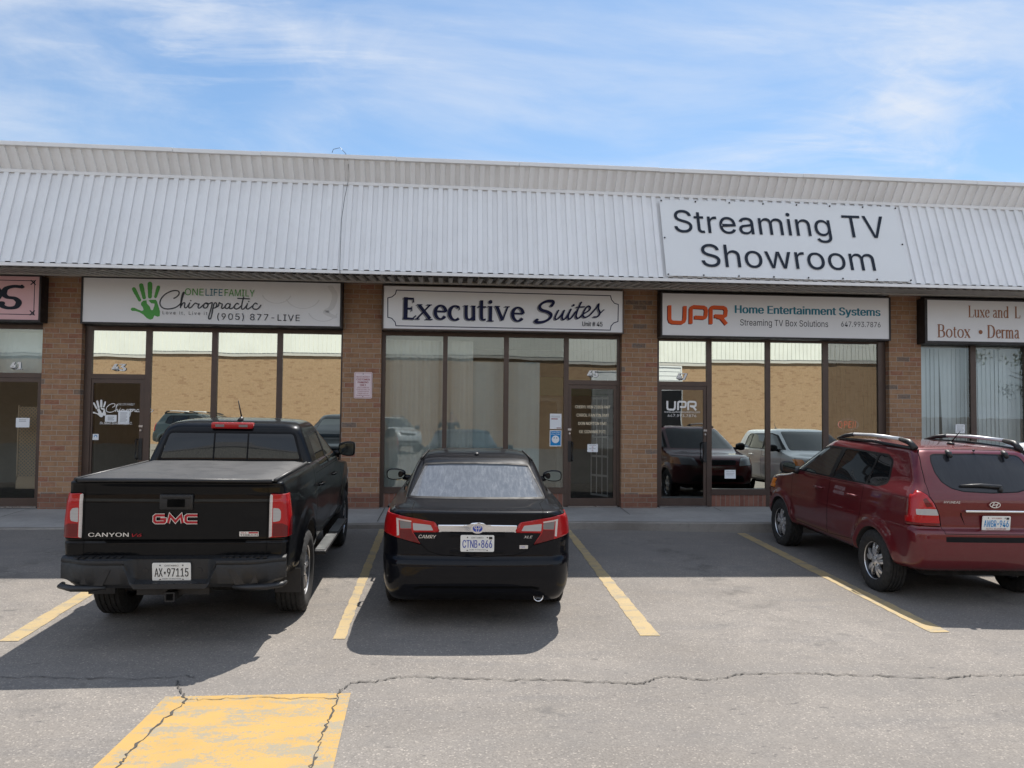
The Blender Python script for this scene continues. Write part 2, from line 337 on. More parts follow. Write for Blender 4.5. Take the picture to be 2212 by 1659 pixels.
MT['panel'] = panel_mat('white_steel_panel', (0.70, 0.705, 0.71), 0.25)
MT['fascia'] = panel_mat('offwhite_fascia_steel', (0.79, 0.785, 0.775), 0.25)
MT['opp_panel'] = panel_mat('cream_steel_panel', (0.80, 0.79, 0.72), 0.15)
MT['trim'] = simple('painted_trim', (0.68, 0.675, 0.665), 0.5, var=0.08)
MT['soffit'] = simple('soffit_metal', (0.52, 0.49, 0.445), 0.6, var=0.1)
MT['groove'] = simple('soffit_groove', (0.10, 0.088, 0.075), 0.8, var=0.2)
MT['bronze'] = simple('bronze_aluminium', (0.075, 0.050, 0.040), 0.42, 0.2, var=0.2, vscale=4)
MT['darkbronze'] = simple('dark_bronze', (0.020, 0.017, 0.018), 0.5, 0.2, var=0.2)
MT['black'] = simple('black_plastic', (0.012, 0.012, 0.013), 0.5, var=0.25, vscale=12)
MT['sign_white'] = simple('sign_acrylic', (0.72, 0.725, 0.735), 0.35, var=0.035, vscale=2.0)
MT['sign_pink'] = simple('faded_pink_acrylic', (0.66, 0.40, 0.42), 0.4, var=0.06)
MT['banner'] = simple('vinyl_banner', (0.63, 0.64, 0.64), 0.5, var=0.04, vscale=1.5)
MT['white'] = simple('white_vinyl', (0.74, 0.74, 0.73), 0.5, var=0.04)
MT['pink_white'] = simple('faded_plate', (0.70, 0.59, 0.61), 0.5, var=0.05)
MT['paper'] = simple('paper', (0.72, 0.74, 0.76), 0.8, var=0.05)
MT['navy'] = simple('navy_vinyl', (0.012, 0.015, 0.055), 0.4, spec=0.12, var=0.1)
MT['ink'] = simple('ink_vinyl', (0.018, 0.024, 0.036), 0.4, spec=0.12, var=0.1)
MT['shadowgrey'] = simple('grey_vinyl', (0.24, 0.245, 0.26), 0.4, spec=0.12, var=0.05)
MT['darkgrey'] = simple('dark_grey_vinyl', (0.07, 0.075, 0.085), 0.4, spec=0.12, var=0.05)
MT['green'] = simple('green_vinyl', (0.10, 0.36, 0.09), 0.4, spec=0.12, var=0.06)
MT['teal'] = simple('teal_vinyl', (0.035, 0.20, 0.28), 0.4, spec=0.12, var=0.06)
MT['orange'] = simple('orange_vinyl', (0.68, 0.105, 0.028), 0.4, spec=0.12, var=0.05)
MT['maroon'] = simple('maroon_vinyl', (0.17, 0.022, 0.016), 0.4, spec=0.12, var=0.05)
MT['copper'] = simple('copper_vinyl', (0.30, 0.135, 0.075), 0.4, spec=0.12, var=0.06)
MT['petal'] = simple('pale_grey_vinyl', (0.60, 0.605, 0.61), 0.4, var=0.04)
MT['cream'] = simple('cream_vinyl', (0.78, 0.68, 0.50), 0.5, var=0.05)
MT['redink'] = simple('red_ink', (0.30, 0.05, 0.055), 0.5, spec=0.12, var=0.05)
MT['blue'] = simple('poster_blue', (0.02, 0.22, 0.50), 0.5, spec=0.12, var=0.04)
MT['chrome'] = simple('chrome', (0.75, 0.75, 0.76), 0.08, 1.0, var=0.03)
MT['steel'] = simple('brushed_steel', (0.45, 0.45, 0.46), 0.32, 1.0, var=0.1)
MT['mirror_film'] = glass_film('mirror_film_glass', 0.66, (0.93, 0.98, 0.90), (0.10, 0.11, 0.11), 0.035)
MT['half_film'] = glass_film('half_reflective_glass', 0.12, (0.92, 0.98, 0.96), (0.84, 0.92, 0.91), 0.05)
MT['clear_glass'] = glass_film('clear_shop_glass', 0.06, (0.92, 0.98, 0.96), (0.86, 0.90, 0.90), 0.05)
MT['dark_glass'] = glass_film('dark_window_glass', 0.20, (0.92, 0.98, 0.96), (0.50, 0.50, 0.50), 0.08)
MT['door_glass'] = glass_film('door_glass', 0.02, (0.92, 0.97, 0.95), (0.72, 0.73, 0.72), 0.08)
MT['wall_in'] = simple('interior_wall', (0.30, 0.31, 0.30), 0.8)
MT['green_in'] = simple('interior_green', (0.16, 0.24, 0.13), 0.8)
MT['floor_in'] = simple('interior_floor', (0.14, 0.11, 0.085), 0.5)
MT['curtain'] = simple('sheer_curtain', (0.64, 0.625, 0.60), 0.85, var=0.08, vscale=3)
MT['curtain_blue'] = simple('blue_grey_drape', (0.46, 0.54, 0.57), 0.85, var=0.08, vscale=3)
MT['blind'] = simple('vertical_blind_vinyl', (0.80, 0.86, 0.88), 0.7, var=0.06)
MT['brown_blind'] = simple('brown_blind_fabric', (0.20, 0.14, 0.10), 0.8, var=0.1)
MT['lattice'] = simple('lattice_wood', (0.55, 0.45, 0.32), 0.8, var=0.15)
MT['roofing'] = simple('roof_gravel', (0.30, 0.28, 0.26), 0.9, bmp=0.4)
SCRIPT=[[(-4.735,3.888),(-4.682,3.921),(-4.651,3.966),(-4.658,4.01),(-4.707,4.025),(-4.783,4.011),(-4.874,3.961),(-4.941,3.888),(-4.966,3.808),(-4.942,3.741),(-4.883,3.707),(-4.806,3.704),(-4.715,3.726),(-4.647,3.772),(-4.622,3.8)],[(-4.62,3.731),(-4.607,3.824),(-4.582,3.936),(-4.565,3.987),(-4.578,3.996),(-4.598,3.951),(-4.614,3.855),(-4.62,3.731)],[(-4.619,3.744),(-4.587,3.8),(-4.561,3.817),(-4.548,3.801),(-4.555,3.753),(-4.544,3.73),(-4.516,3.738),(-4.475,3.803)],[(-4.469,3.814),(-4.486,3.755),(-4.473,3.728),(-4.44,3.74),(-4.402,3.788)],[(-4.402,3.788),(-4.372,3.813),(-4.352,3.805),(-4.326,3.798),(-4.31,3.798),(-4.325,3.758),(-4.319,3.731),(-4.293,3.732),(-4.256,3.768),(-4.218,3.803)],[(-4.195,3.82),(-4.223,3.8),(-4.237,3.76),(-4.221,3.733),(-4.186,3.737),(-4.16,3.778),(-4.167,3.814),(-4.195,3.82),(-4.176,3.804),(-4.133,3.81),(-4.109,3.827)],[(-4.133,3.81),(-4.1,3.827),(-4.09,3.811),(-4.115,3.691),(-4.143,3.579),(-4.135,3.544),(-4.109,3.556),(-4.091,3.628),(-4.077,3.724),(-4.056,3.812),(-4.026,3.824),(-4.013,3.789),(-4.032,3.744),(-4.07,3.732)],[(-4.032,3.744),(-3.986,3.773),(-3.972,3.829),(-3.948,3.814),(-3.92,3.803),(-3.931,3.751),(-3.915,3.73),(-3.885,3.751),(-3.863,3.784)],[(-3.79,3.806),(-3.832,3.816),(-3.867,3.776),(-3.861,3.736),(-3.83,3.732),(-3.796,3.769),(-3.786,3.806),(-3.795,3.745),(-3.776,3.727),(-3.738,3.747),(-3.708,3.787)],[(-3.646,3.812),(-3.67,3.825),(-3.708,3.787),(-3.711,3.744),(-3.683,3.724),(-3.637,3.745),(-3.592,3.79)],[(-3.56,3.934),(-3.585,3.83),(-3.594,3.758),(-3.582,3.726),(-3.551,3.734),(-3.499,3.8)],[(-3.659,3.911),(-3.462,3.906)],[(-3.494,3.824),(-3.51,3.759),(-3.494,3.728),(-3.458,3.744),(-3.405,3.786)],[(-3.328,3.819),(-3.359,3.835),(-3.397,3.794),(-3.401,3.75),(-3.365,3.726),(-3.311,3.739),(-3.265,3.801)],[(-4.452,3.856),(-4.447,3.854)],[(-3.473,3.861),(-3.469,3.859)]]
HANDF=[([(-5.406,4.036),(-5.305,3.848)],0.072),([(-5.285,4.102),(-5.231,3.89)],0.082),([(-5.141,4.13),(-5.135,3.908)],0.088),([(-4.999,4.077),(-5.041,3.91)],0.066)]
PALM=[(-5.281,3.801),(-5.244,3.839),(-5.191,3.846),(-5.182,3.788),(-5.135,3.741),(-5.111,3.678),(-5.08,3.679),(-5.059,3.751),(-5.056,3.79),(-5.114,3.797),(-5.158,3.844),(-5.131,3.855),(-5.039,3.859),(-5.016,3.831),(-4.991,3.752),(-4.961,3.658),(-4.964,3.578),(-5.001,3.565),(-5.055,3.585),(-5.077,3.529),(-5.122,3.512),(-5.176,3.535),(-5.238,3.597),(-5.3,3.635),(-5.369,3.657),(-5.429,3.656),(-5.453,3.687),(-5.431,3.714),(-5.385,3.712),(-5.324,3.682),(-5.263,3.659),(-5.236,3.676),(-5.249,3.723),(-5.28,3.762)]
B43={'one':[(-4.552,4.067),(-4.549,3.949),(-4.235,3.947),(-4.238,4.066)],'life':[(-4.204,4.067),(-4.201,3.947),(-3.917,3.947),(-3.92,4.069)],'fam':[(-3.884,4.063),(-3.882,3.948),(-3.374,3.946),(-3.377,4.068)],'love':[(-4.915,3.667),(-4.914,3.611),(-4.167,3.607),(-4.169,3.663)],'ph':[(-3.998,3.638),(-3.996,3.528),(-2.595,3.526),(-2.597,3.642)]}
EXEC=[([(-0.759,3.997),(-0.763,3.6)],0.0697,0.0697),([(-0.801,3.978),(-0.622,3.971)],0.0333,0.0333),([(-0.631,3.989),(-0.623,3.903)],0.0212,0.0212),([(-0.752,3.798),(-0.65,3.794)],0.0303,0.0303),([(-0.655,3.835),(-0.654,3.748)],0.0167,0.0167),([(-0.804,3.624),(-0.613,3.615)],0.0364,0.0364),([(-0.638,3.615),(-0.577,3.674)],0.0212,0.0212),([(-0.529,3.864),(-0.332,3.621)],0.0576,0.0576),([(-0.331,3.868),(-0.562,3.616)],0.0258,0.0258),([(-0.568,3.867),(-0.468,3.867)],0.0182,0.0182),([(-0.393,3.867),(-0.299,3.867)],0.0167,0.0167),([(-0.597,3.614),(-0.511,3.611)],0.0167,0.0167),([(-0.414,3.611),(-0.287,3.609)],0.0197,0.0197),([(-0.232,3.759),(-0.044,3.755)],0.0273,0.0273),([(-0.054,3.752),(-0.06,3.782),(-0.07,3.809),(-0.086,3.831),(-0.106,3.848),(-0.128,3.857),(-0.151,3.86),(-0.174,3.854),(-0.195,3.841),(-0.213,3.822),(-0.227,3.797),(-0.235,3.769),(-0.238,3.739),(-0.235,3.709),(-0.226,3.681),(-0.212,3.657),(-0.194,3.638),(-0.172,3.626),(-0.149,3.621),(-0.126,3.623),(-0.104,3.633),(-0.085,3.65),(-0.07,3.673)],0.0606,0.0333),([(0.175,3.829),(0.153,3.846),(0.13,3.855),(0.105,3.857),(0.081,3.85),(0.059,3.837),(0.04,3.816),(0.025,3.791),(0.017,3.762),(0.014,3.731),(0.017,3.7),(0.027,3.671),(0.042,3.646),(0.061,3.627),(0.084,3.614),(0.108,3.609),(0.133,3.612),(0.156,3.622),(0.177,3.639)],0.0636,0.0333),([(0.181,3.852),(0.19,3.79)],0.0182,0.0182),([(0.306,3.869),(0.308,3.689),(0.327,3.634),(0.381,3.623),(0.438,3.661)],0.0576,0.0364),([(0.44,3.868),(0.443,3.603)],0.0576,0.0576),([(0.259,3.864),(0.341,3.866)],0.0182,0.0182),([(0.392,3.863),(0.475,3.862)],0.0182,0.0182),([(0.581,3.97),(0.58,3.695),(0.601,3.627),(0.657,3.628)],0.0576,0.0333),([(0.516,3.853),(0.661,3.85)],0.0273,0.0273),([(0.741,3.864),(0.74,3.605)],0.0576,0.0576),([(0.684,3.604),(0.798,3.602)],0.0182,0.0182),([(0.687,3.861),(0.774,3.86)],0.0182,0.0182),([(0.759,3.945),(0.755,3.956),(0.746,3.963),(0.734,3.962),(0.725,3.955),(0.722,3.944),(0.725,3.933),(0.735,3.927),(0.746,3.927),(0.756,3.934),(0.759,3.945)],0.0303,0.0303),([(0.853,3.864),(0.955,3.619)],0.0576,0.0576),([(1.05,3.864),(0.959,3.619)],0.0258,0.0258),([(0.812,3.867),(0.909,3.865)],0.0182,0.0182),([(0.992,3.863),(1.085,3.863)],0.0167,0.0167),([(1.144,3.75),(1.332,3.743)],0.0273,0.0273),([(1.325,3.745),(1.32,3.775),(1.309,3.802),(1.293,3.825),(1.273,3.841),(1.251,3.851),(1.227,3.853),(1.204,3.848),(1.182,3.835),(1.164,3.815),(1.15,3.791),(1.141,3.762),(1.138,3.732),(1.142,3.702),(1.15,3.673),(1.165,3.649),(1.183,3.63),(1.205,3.617),(1.228,3.612),(1.251,3.615),(1.274,3.625),(1.294,3.642),(1.309,3.665)],0.0606,0.0333)]
SUITES=[([(1.836,3.897),(1.869,3.944),(1.846,3.981),(1.752,3.979),(1.658,3.931),(1.621,3.868),(1.659,3.818),(1.764,3.787),(1.827,3.74),(1.806,3.671),(1.713,3.613),(1.598,3.594),(1.55,3.614),(1.577,3.642)],0.0485),([(1.962,3.816),(1.911,3.711),(1.907,3.659),(1.953,3.666),(2.026,3.744),(2.067,3.818)],0.0288),([(2.067,3.818),(2.03,3.703),(2.048,3.655),(2.1,3.683),(2.156,3.774)],0.0288),([(2.189,3.842),(2.142,3.726),(2.153,3.663),(2.205,3.696),(2.278,3.802)],0.0288),([(2.246,3.916),(2.242,3.924),(2.235,3.927),(2.228,3.923),(2.225,3.916),(2.228,3.909),(2.235,3.906),(2.243,3.909),(2.246,3.916)],0.0197),([(2.376,3.972),(2.309,3.823),(2.283,3.718),(2.31,3.681),(2.363,3.709),(2.421,3.78)],0.0288),([(2.288,3.88),(2.436,3.893)],0.0197),([(2.422,3.767),(2.52,3.828),(2.539,3.883),(2.492,3.901),(2.43,3.815),(2.409,3.731),(2.447,3.701),(2.521,3.733),(2.584,3.798)],0.0273),([(2.584,3.798),(2.653,3.877),(2.695,3.947),(2.691,3.863),(2.717,3.786),(2.68,3.722),(2.606,3.71)],0.0273),([(2.711,3.765),(2.789,3.844)],0.0182)]
BORDER=[(-0.929,4.119),(2.911,4.105),(2.932,4.03),(2.986,3.968),(3.056,3.948),(3.051,3.639),(2.973,3.61),(2.924,3.553),(2.91,3.479),(-0.93,3.486),(-0.945,3.551),(-1.003,3.616),(-1.074,3.635),(-1.079,3.976),(-1.004,3.998),(-0.948,4.048),(-0.929,4.119)]
UNIT=[(2.395,3.626),(2.395,3.543),(2.765,3.539),(2.765,3.623)]
UPR=[[(4.006,3.954),(4.006,3.707),(4.022,3.662),(4.064,3.644),(4.226,3.641),(4.271,3.667),(4.287,3.712),(4.293,3.947)],[(4.401,3.625),(4.404,3.889),(4.42,3.918),(4.459,3.935),(4.641,3.929),(4.676,3.911),(4.689,3.873),(4.683,3.784),(4.667,3.751),(4.634,3.738),(4.469,3.744)],[(4.777,3.626),(4.777,3.897),(4.797,3.926),(4.836,3.936),(5.012,3.931),(5.048,3.912),(5.061,3.874),(5.051,3.791),(5.018,3.771),(4.842,3.774)],[(4.894,3.762),(4.966,3.751),(5.071,3.629)]]
SWASH=[[(-7.217,4.029),(-7.342,4.037),(-7.461,3.997),(-7.498,3.912),(-7.441,3.85),(-7.323,3.832),(-7.254,3.765),(-7.301,3.685),(-7.418,3.666),(-7.511,3.696),(-7.528,3.753)],[(-7.74,4.017),(-7.728,3.655)],[(-7.74,4.017),(-7.615,3.993),(-7.567,3.902),(-7.614,3.815),(-7.733,3.802)]]
# ---------------------------------------------------------------- ground
def zg(x, y): return 0.022*(min(max(y, 5.2), 15) - 8.5) - 0.006*(min(max(x, -14), 14) - 5.5)
bm = bmesh.new()
gx = [-900, -120, -40, -14, -7, 0, 7, 14, 40, 120, 900]; gy = [-900, -120, -30, -8, 0, 2.6, 5.2, 8, 11, 15, 40, 120, 900]
gv = [[bm.verts.new((x, y, zg(x, y))) for x in gx] for y in gy]
for j in range(len(gy)-1):
    for i in range(len(gx)-1): bm.faces.new((gv[j][i], gv[j][i+1], gv[j+1][i+1], gv[j+1][i]))
tag(link('parking_lot', bm, MT['asphalt']), kind='structure')
def on_ground(name, polys, m, dz=0.004, kind='structure'):
    bm = bmesh.new()
    for P in polys: quad(bm, [(x, y, zg(x, y)+dz) for x, y in P])
    bmesh.ops.remove_doubles(bm, verts=bm.verts, dist=1e-5)
    return tag(link(name, bm, m), kind=kind)
for a, b, c, d in (((-1.045,12.30),(-0.945,12.30),(-0.862,6.83),(-0.961,6.83)), ((1.885,12.32),(1.985,12.32),(1.921,6.843),(1.753,6.848)),
                   ((4.62,12.0),(4.76,12.0),(4.688,6.876),(4.492,6.868)), ((-3.93,12.1),(-3.81,12.1),(-3.57,6.85),(-3.73,6.85)), ((7.55,11.9),(7.68,11.9),(7.5,6.85),(7.36,6.85)), ((-6.75,12.1),(-6.63,12.1),(-6.5,6.85),(-6.66,6.85))):
    n = 64; polys = []; jl = [random.uniform(-.007, .007) for _ in range(n+1)]; jr = [random.uniform(-.007, .007) for _ in range(n+1)]
    for i in range(n):
        t0, t1 = i/n, (i+1)/n
        L = lambda p, q, t: (p[0]+(q[0]-p[0])*t, p[1]+(q[1]-p[1])*t)
        J = lambda p, j: (p[0]+j, p[1]); polys.append([J(L(d, a, t0), jl[i]), J(L(c, b, t0), jr[i]), J(L(c, b, t1), jr[i+1]), J(L(d, a, t1), jl[i+1])])
    on_ground('parking_line', polys, MT['line'])
on_ground('painted_island', [[(-1.932,5.2),(-0.646,5.2),(-0.661,5.611),(-1.928,5.593)], [(-1.975,3.3),(-0.575,3.3),(-0.646,5.2),(-1.932,5.2)]], MT['block'])
def crack(pts, w):
    rnd = random.Random(len(pts)*7+int(pts[0][0]*100)); P = catmull(pts, 7); Q = []
    for i, p in enumerate(P):
        Q.append((p.x + rnd.uniform(-.014, .014), p.y + rnd.uniform(-.020, .020), w*rnd.choice((.25,.4,.5,.7,.9,.35,.55,1.15))))
    bm = bmesh.new(); prev = None
    for i, (x, y, ww) in enumerate(Q):
        a = Q[max(i-1, 0)]; b = Q[min(i+1, len(Q)-1)]; t = Vector((b[0]-a[0], b[1]-a[1])).normalized(); n = Vector((-t.y, t.x))*ww*0.5
        z = zg(x, y)+0.0075
        cur = (bm.verts.new((x+n.x, y+n.y, z)), bm.verts.new((x-n.x, y-n.y, z)))
        if prev: bm.faces.new((prev[0], prev[1], cur[1], cur[0]))
        prev = cur
    tag(link('asphalt_crack', bm, MT['crack']), kind='structure')
crack([(-0.746,4.49),(-0.747,4.725),(-0.75,4.992),(-0.748,5.259),(-0.741,5.605),(-0.715,5.73),(-0.664,5.81),(-0.506,5.831),(-0.387,5.892),(-0.25,5.914),(-0.047,5.89),(0.143,5.866),(0.458,5.827),(0.649,5.82),(0.963,5.785),(1.213,5.752),(1.435,5.717),(1.538,5.764),(1.667,5.853),(1.825,5.812),(1.983,5.772),(2.142,5.812),(2.274,5.878),(2.517,5.877),(2.793,5.885),(2.979,5.846),(3.242,5.826),(3.495,5.788),(3.89,5.738),(4.118,5.788),(4.433,5.777),(4.9,5.80),(5.6,5.78)], 0.016)
crack([(-1.961,5.891),(-1.887,5.742),(-1.774,5.54),(-1.778,5.356),(-1.811,5.118),(-1.819,4.845),(-1.825,4.666),(-1.821,4.543),(-1.85,4.1)], 0.018)
crack([(-1.774,5.54),(-1.657,5.526),(-1.434,5.541),(-1.1,5.53),(-0.752,5.521)], 0.010)
crack([(-3.9,5.99),(-3.24,5.994),(-2.95,6.004),(-2.635,5.965),(-2.269,5.945),(-2.091,5.953),(-1.922,5.991),(-1.846,5.944)], 0.012)
crack([(-0.74,4.6),(-0.76,4.3),(-0.79,3.9)], 0.024)
# ---------------------------------------------------------------- sidewalk and kerb
K = [(-40,12.05,.155),(-6,12.14,.172),(-1.2,12.31,.200),(2.2,12.32,.222),(4.7,12.06,.236),(9,11.95,.245),(40,11.9,.25)]
def kz(i, dy): return K[i][2] + (0.258-K[i][2])*dy/1.75
bm = bmesh.new(); bk = bmesh.new()
for i in range(len(K)-1):
    (x0, y0, z0), (x1, y1, z1) = K[i], K[i+1]
    quad(bm, [(x0, y0+.15, z0), (x1, y1+.15, z1), (x1, 14.3, .258), (x0, 14.3, .258)])
    n = 12 if i not in (0, len(K)-2) else 1
    quad(bk, [(x0, y0, zg(x0,y0)-.1), (x1, y1, zg(x1,y1)-.1), (x1, y1+.006, z1-.014), (x0, y0+.006, z0-.014)])
    quad(bk, [(x0, y0+.006, z0-.014), (x1, y1+.006, z1-.014), (x1, y1+.022, z1), (x0, y0+.022, z0)])
    quad(bk, [(x0, y0+.022, z0), (x1, y1+.022, z1), (x1, y1+.15, z1), (x0, y0+.15, z0)])
tag(link('sidewalk', bm, MT['sidewalk']), kind='structure'); tag(link('kerb', bk, MT['kerb'], smooth=True, angle=50), kind='structure')
bm = bmesh.new()
for x in (-8.6,-7.1,-5.6,-4.1,-2.6,-1.1,.4,1.9,3.15,4.9,6.4,7.9,9.4):
    quad(bm, [(x-.006,12.52,.213),(x+.006,12.52,.213),(x+.016,13.89,.264),(x+.004,13.89,.264)])
quad(bm, [(-12,12.9,.2335),(14,12.9,.2515),(14,12.908,.2515),(-12,12.908,.2335)]) if False else None
tag(link('sidewalk_joint', bm, MT['crack']), kind='structure')
# ---------------------------------------------------------------- the plaza building
bld = tag(empty('shopping_plaza', (0, 14, .25)), 'long low brick shopping plaza with white ribbed steel canopy', 'building')
BI = Matrix.Translation((0, -14, -.25))
def part(name, bm, m, parent=None, **k):
    o = link(name, bm, m, None, **k); o.parent = parent or bld
    o.matrix_parent_inverse = (Matrix.Translation((0, 14, .25)).inverted() if o.parent == bld else Matrix.Identity(4))
    return o
def sub(name, bm, m, parent, **k):
    """a child given in world coordinates (every part of the building keeps world coordinates)"""
    o = link(name, bm, m, None, **k); o.parent = parent; return o
XL, XR = -30.0, 27.0
piers = [(-12.95,-12.3),(-7.0,-6.35),(-1.88,-1.20),(3.18,3.845),(8.325,8.96),(13.5,14.2)]
for a, b in piers:
    bm = bmesh.new(); box(bm, a, b, 13.9, 14.45, .15, 4.36); part('brick_pier', bm, MT['brick'])
    bm = bmesh.new(); box(bm, a-.003, b+.003, 13.896, 14.2, .15, .50)
    part('pier_base', bm, brick_mat('pier_base_brick', [(0.20, 0.098, 0.068), ((0.178, 0.082, 0.058), 0.4), ((0.215, 0.11, 0.076), 0.7)], (0.2, 0.165, 0.135)) if 'pier_base_brick' not in bpy.data.materials else bpy.data.materials['pier_base_brick'])
for a, b in ((XL, -12.95), (14.2, XR)):
    bm = bmesh.new(); box(bm, a, b, 13.95, 14.4, .15, 4.3); part('brick_wall', bm, MT['brick'])
bm = bmesh.new()
for a, b in ((-12.3,-7.0),(-6.35,-1.88),(-1.2,3.18),(3.845,8.325),(8.96,13.5)): box(bm, a, b, 14.0, 14.3, 3.42, 4.36)
part('sign_band', bm, MT['darkbronze'])
def ribs(name, x0, x1, A, B, nrm, period, ribw, h, m, mg=None, off=0.0, ka=0.0, kb=0.0):
    """ribbed steel sheet from line A=(y,z) up to B=(y,z)"""
    bm = bmesh.new(); n = Vector((0,)+nrm).normalized(); pr = []
    x = x0 + off; s = h*0.22
    while x < x1:
        pr += [(x, 0), (x+s, h), (x+ribw-s, h), (x+ribw, 0)]; x += period
    prev = None
    for px, ph in pr:
        a = Vector((px, A[0], A[1]-ka*(px+7))) + n*ph; b = Vector((px, B[0], B[1]-kb*(px+7))) + n*ph
        cur = (bm.verts.new(a), bm.verts.new(b), ph)
        if prev:
            f = bm.faces.new((prev[0], cur[0], cur[1], prev[1]))
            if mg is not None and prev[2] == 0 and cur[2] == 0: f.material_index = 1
        prev = cur
    return part(name, bm, [m] + ([mg] if mg else []))
P = 0.1672; KR = 0.0045   # the parapet falls a little towards the right
def tiltx(bm):
    for v in bm.verts: v.co.z -= KR*(v.co.x+7)
ribs('canopy_panel', XL, XR, (12.515, 4.245), (13.02, 5.80), (-1.555, .505), P, .088, .030, MT['panel'], off=.03, kb=KR)
ribs('upper_fascia', XL, XR, (13.03, 5.85), (12.80, 6.165), (-.41, -.23), P, .088, .028, MT['fascia'], off=.06, ka=KR, kb=KR)
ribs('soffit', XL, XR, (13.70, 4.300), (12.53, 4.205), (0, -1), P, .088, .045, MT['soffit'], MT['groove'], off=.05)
bm = bmesh.new(); box(bm, XL, XR, 13.60, 13.70, 4.238, 4.268); box(bm, XL, XR, 13.63, 14.0, 4.268, 4.36)
part('soffit_trim', bm, MT['soffit'])
bm = bmesh.new(); box(bm, XL, XR, 12.475, 12.53, 4.185, 4.235)
for f in bm.faces: pass
part('canopy_edge', bm, MT['trim'])
bm = bmesh.new(); box(bm, XL, XR, 12.985, 13.035, 5.80, 5.85); tiltx(bm); part('ridge_trim', bm, MT['trim'])
# roof cap in lengths, some sitting a little higher than the next
cuts = [XL, -15, -11.2, -7.4, -4.5, -3.1, -.9, 1.15, 3.55, 6.1, 9.3, 13, 18, XR]
for i in range(len(cuts)-1):
    bm = bmesh.new(); d = (.0, .003, .001, .004, .0, .005, .002, .004, .0, .003, .0015, .004, .0)[i]
    box(bm, cuts[i]+.002, cuts[i+1]-.002, 12.745-d, 13.05, 6.16+d, 6.228+d, bev=.006); box(bm, cuts[i]+.03, cuts[i+1]-.03, 12.80, 13.2, 6.228+d, 6.243+d); tiltx(bm)
    part('roof_cap', bm, MT['trim'])
bm = bmesh.new(); box(bm, XL, XR, 13.06, 40, 4.37, 5.9); part('roof', bm, MT['roofing'])
bm = bmesh.new(); box(bm, XL, XR, 39.5, 40.05, 0, 4.34); box(bm, XL-.05, XL+.3, 14.42, 39.4, 0, 4.34); box(bm, XR-.3, XR+.05, 14.42, 39.4, 0, 4.34); part('brick_wall', bm, MT['brick'])
# storefronts
YF = 14.05
def front(span, panes, transom, door, sill, glasses, gname):
    """span of the opening, list of pane x ranges, transom (x0,x1), door glass (x0,x1,hinge side)"""
    a, b = span; bm = bmesh.new(); y0, y1 = YF-.03, YF+.09
    edges = sorted(panes + [transom]); H0, H1 = 3.35, 3.45
    box(bm, a+.002, b-.002, y0, y1, H1-.10, H1)                      # head
    xs = [a] ; cur = a
    for (p, q) in edges:
        if p - cur > .01: box(bm, cur+.002, p, y0, y1, .262, H1-.10)      # mullion or jamb
        cur = q
    box(bm, cur, b-.002, y0, y1, .262, H1-.10)
    tx0, tx1 = transom
    for (p, q) in panes:
        box(bm, p, q, y0-.012, y1, sill-.11, sill)                   # sill rail
    box(bm, tx0, tx1, y0, y1, 2.50, 2.583)                            # transom bar
    fr = part('storefront_frame', bm, MT['bronze'])
    bs = bmesh.new()
    for (p, q) in panes: box(bs, p-.04, q+.04, y0+.002, y1+.06, .2, sill-.112)
    part('sill_wall', bs, MT['redbrick'])
    for i, (p, q) in enumerate(panes):
        bg_ = bmesh.new(); t = (random.uniform(-.0028, .0028), random.uniform(-.0022, .0022))
        quad(bg_, [(p, YF+t[0], sill), (q, YF-t[0], sill), (q, YF-t[0]+t[1], 3.35), (p, YF+t[0]+t[1], 3.35)])
        sub('window_pane', bg_, glasses[i], fr)
    bg_ = bmesh.new(); quad(bg_, [(tx0, YF, 2.583), (tx1, YF, 2.583), (tx1, YF+.003, 3.35), (tx0, YF+.003, 3.35)]); sub('transom_pane', bg_, glasses[-2], fr)
    dx0, dx1, hs = door; bm = bmesh.new()
    box(bm, tx0+.004, dx0, y0+.012, y1-.02, .275, 2.496); box(bm, dx1, tx1-.004, y0+.012, y1-.02, .275, 2.496)
    box(bm, dx0, dx1, y0+.012, y1-.02, 2.425, 2.496); box(bm, dx0, dx1, y0+.012, y1-.02, .275, .415)
    d = part('entrance_door', bm, MT['bronze'])
    bg_ = bmesh.new(); quad(bg_, [(dx0, YF, .415), (dx1, YF, .415), (dx1, YF, 2.425), (dx0, YF, 2.425)]); sub('door_glass', bg_, glasses[-1], d)
    hx = dx1+.03 if hs > 0 else dx0-.03
    bh_ = bmesh.new(); tube(bh_, [(hx-.05*hs, y0-.005, 1.10), (hx-.05*hs, y0-.06, 1.12), (hx-.05*hs, y0-.06, 1.42), (hx-.05*hs, y0-.005, 1.44)], .016); box(bh_, hx-.03, hx+.03, y0-.004, y0+.011, 1.08, 1.46)
    sub('door_handle', bh_, MT['black'], d)
    bh_ = bmesh.new(); lathe(bh_, [(y0-.012, .001), (y0-.012, .018), (y0+.012, .02)], 'y', 14, 0, (hx, 0, 1.60)); box(bh_, hx-.032, hx+.032, y0-.002, y0+.011, 1.655, 1.69)
    sub('door_lock', bh_, MT['steel'], d)
    bm = bmesh.new(); box(bm, tx0, tx1, y0-.06, y1, .255, .274); sub('threshold', bm, MT['steel'], d)
    return fr, d
G = MT
f41, d41 = front((-12.3,-7.0), [(-12.2,-11.15),(-11.05,-10.1),(-10.0,-9.05),(-8.95,-8.05)], (-7.95,-7.055), (-7.88,-7.12,-1), .60, [G['half_film']]*5 + [G['door_glass']], '41')
f43, d43 = front((-6.35,-1.88), [(-5.22,-4.19),(-4.09,-3.055),(-2.956,-1.925)], (-6.226,-5.322), (-6.19,-5.40,1), .60, [G['mirror_film']]*4 + [G['door_glass']], '43')
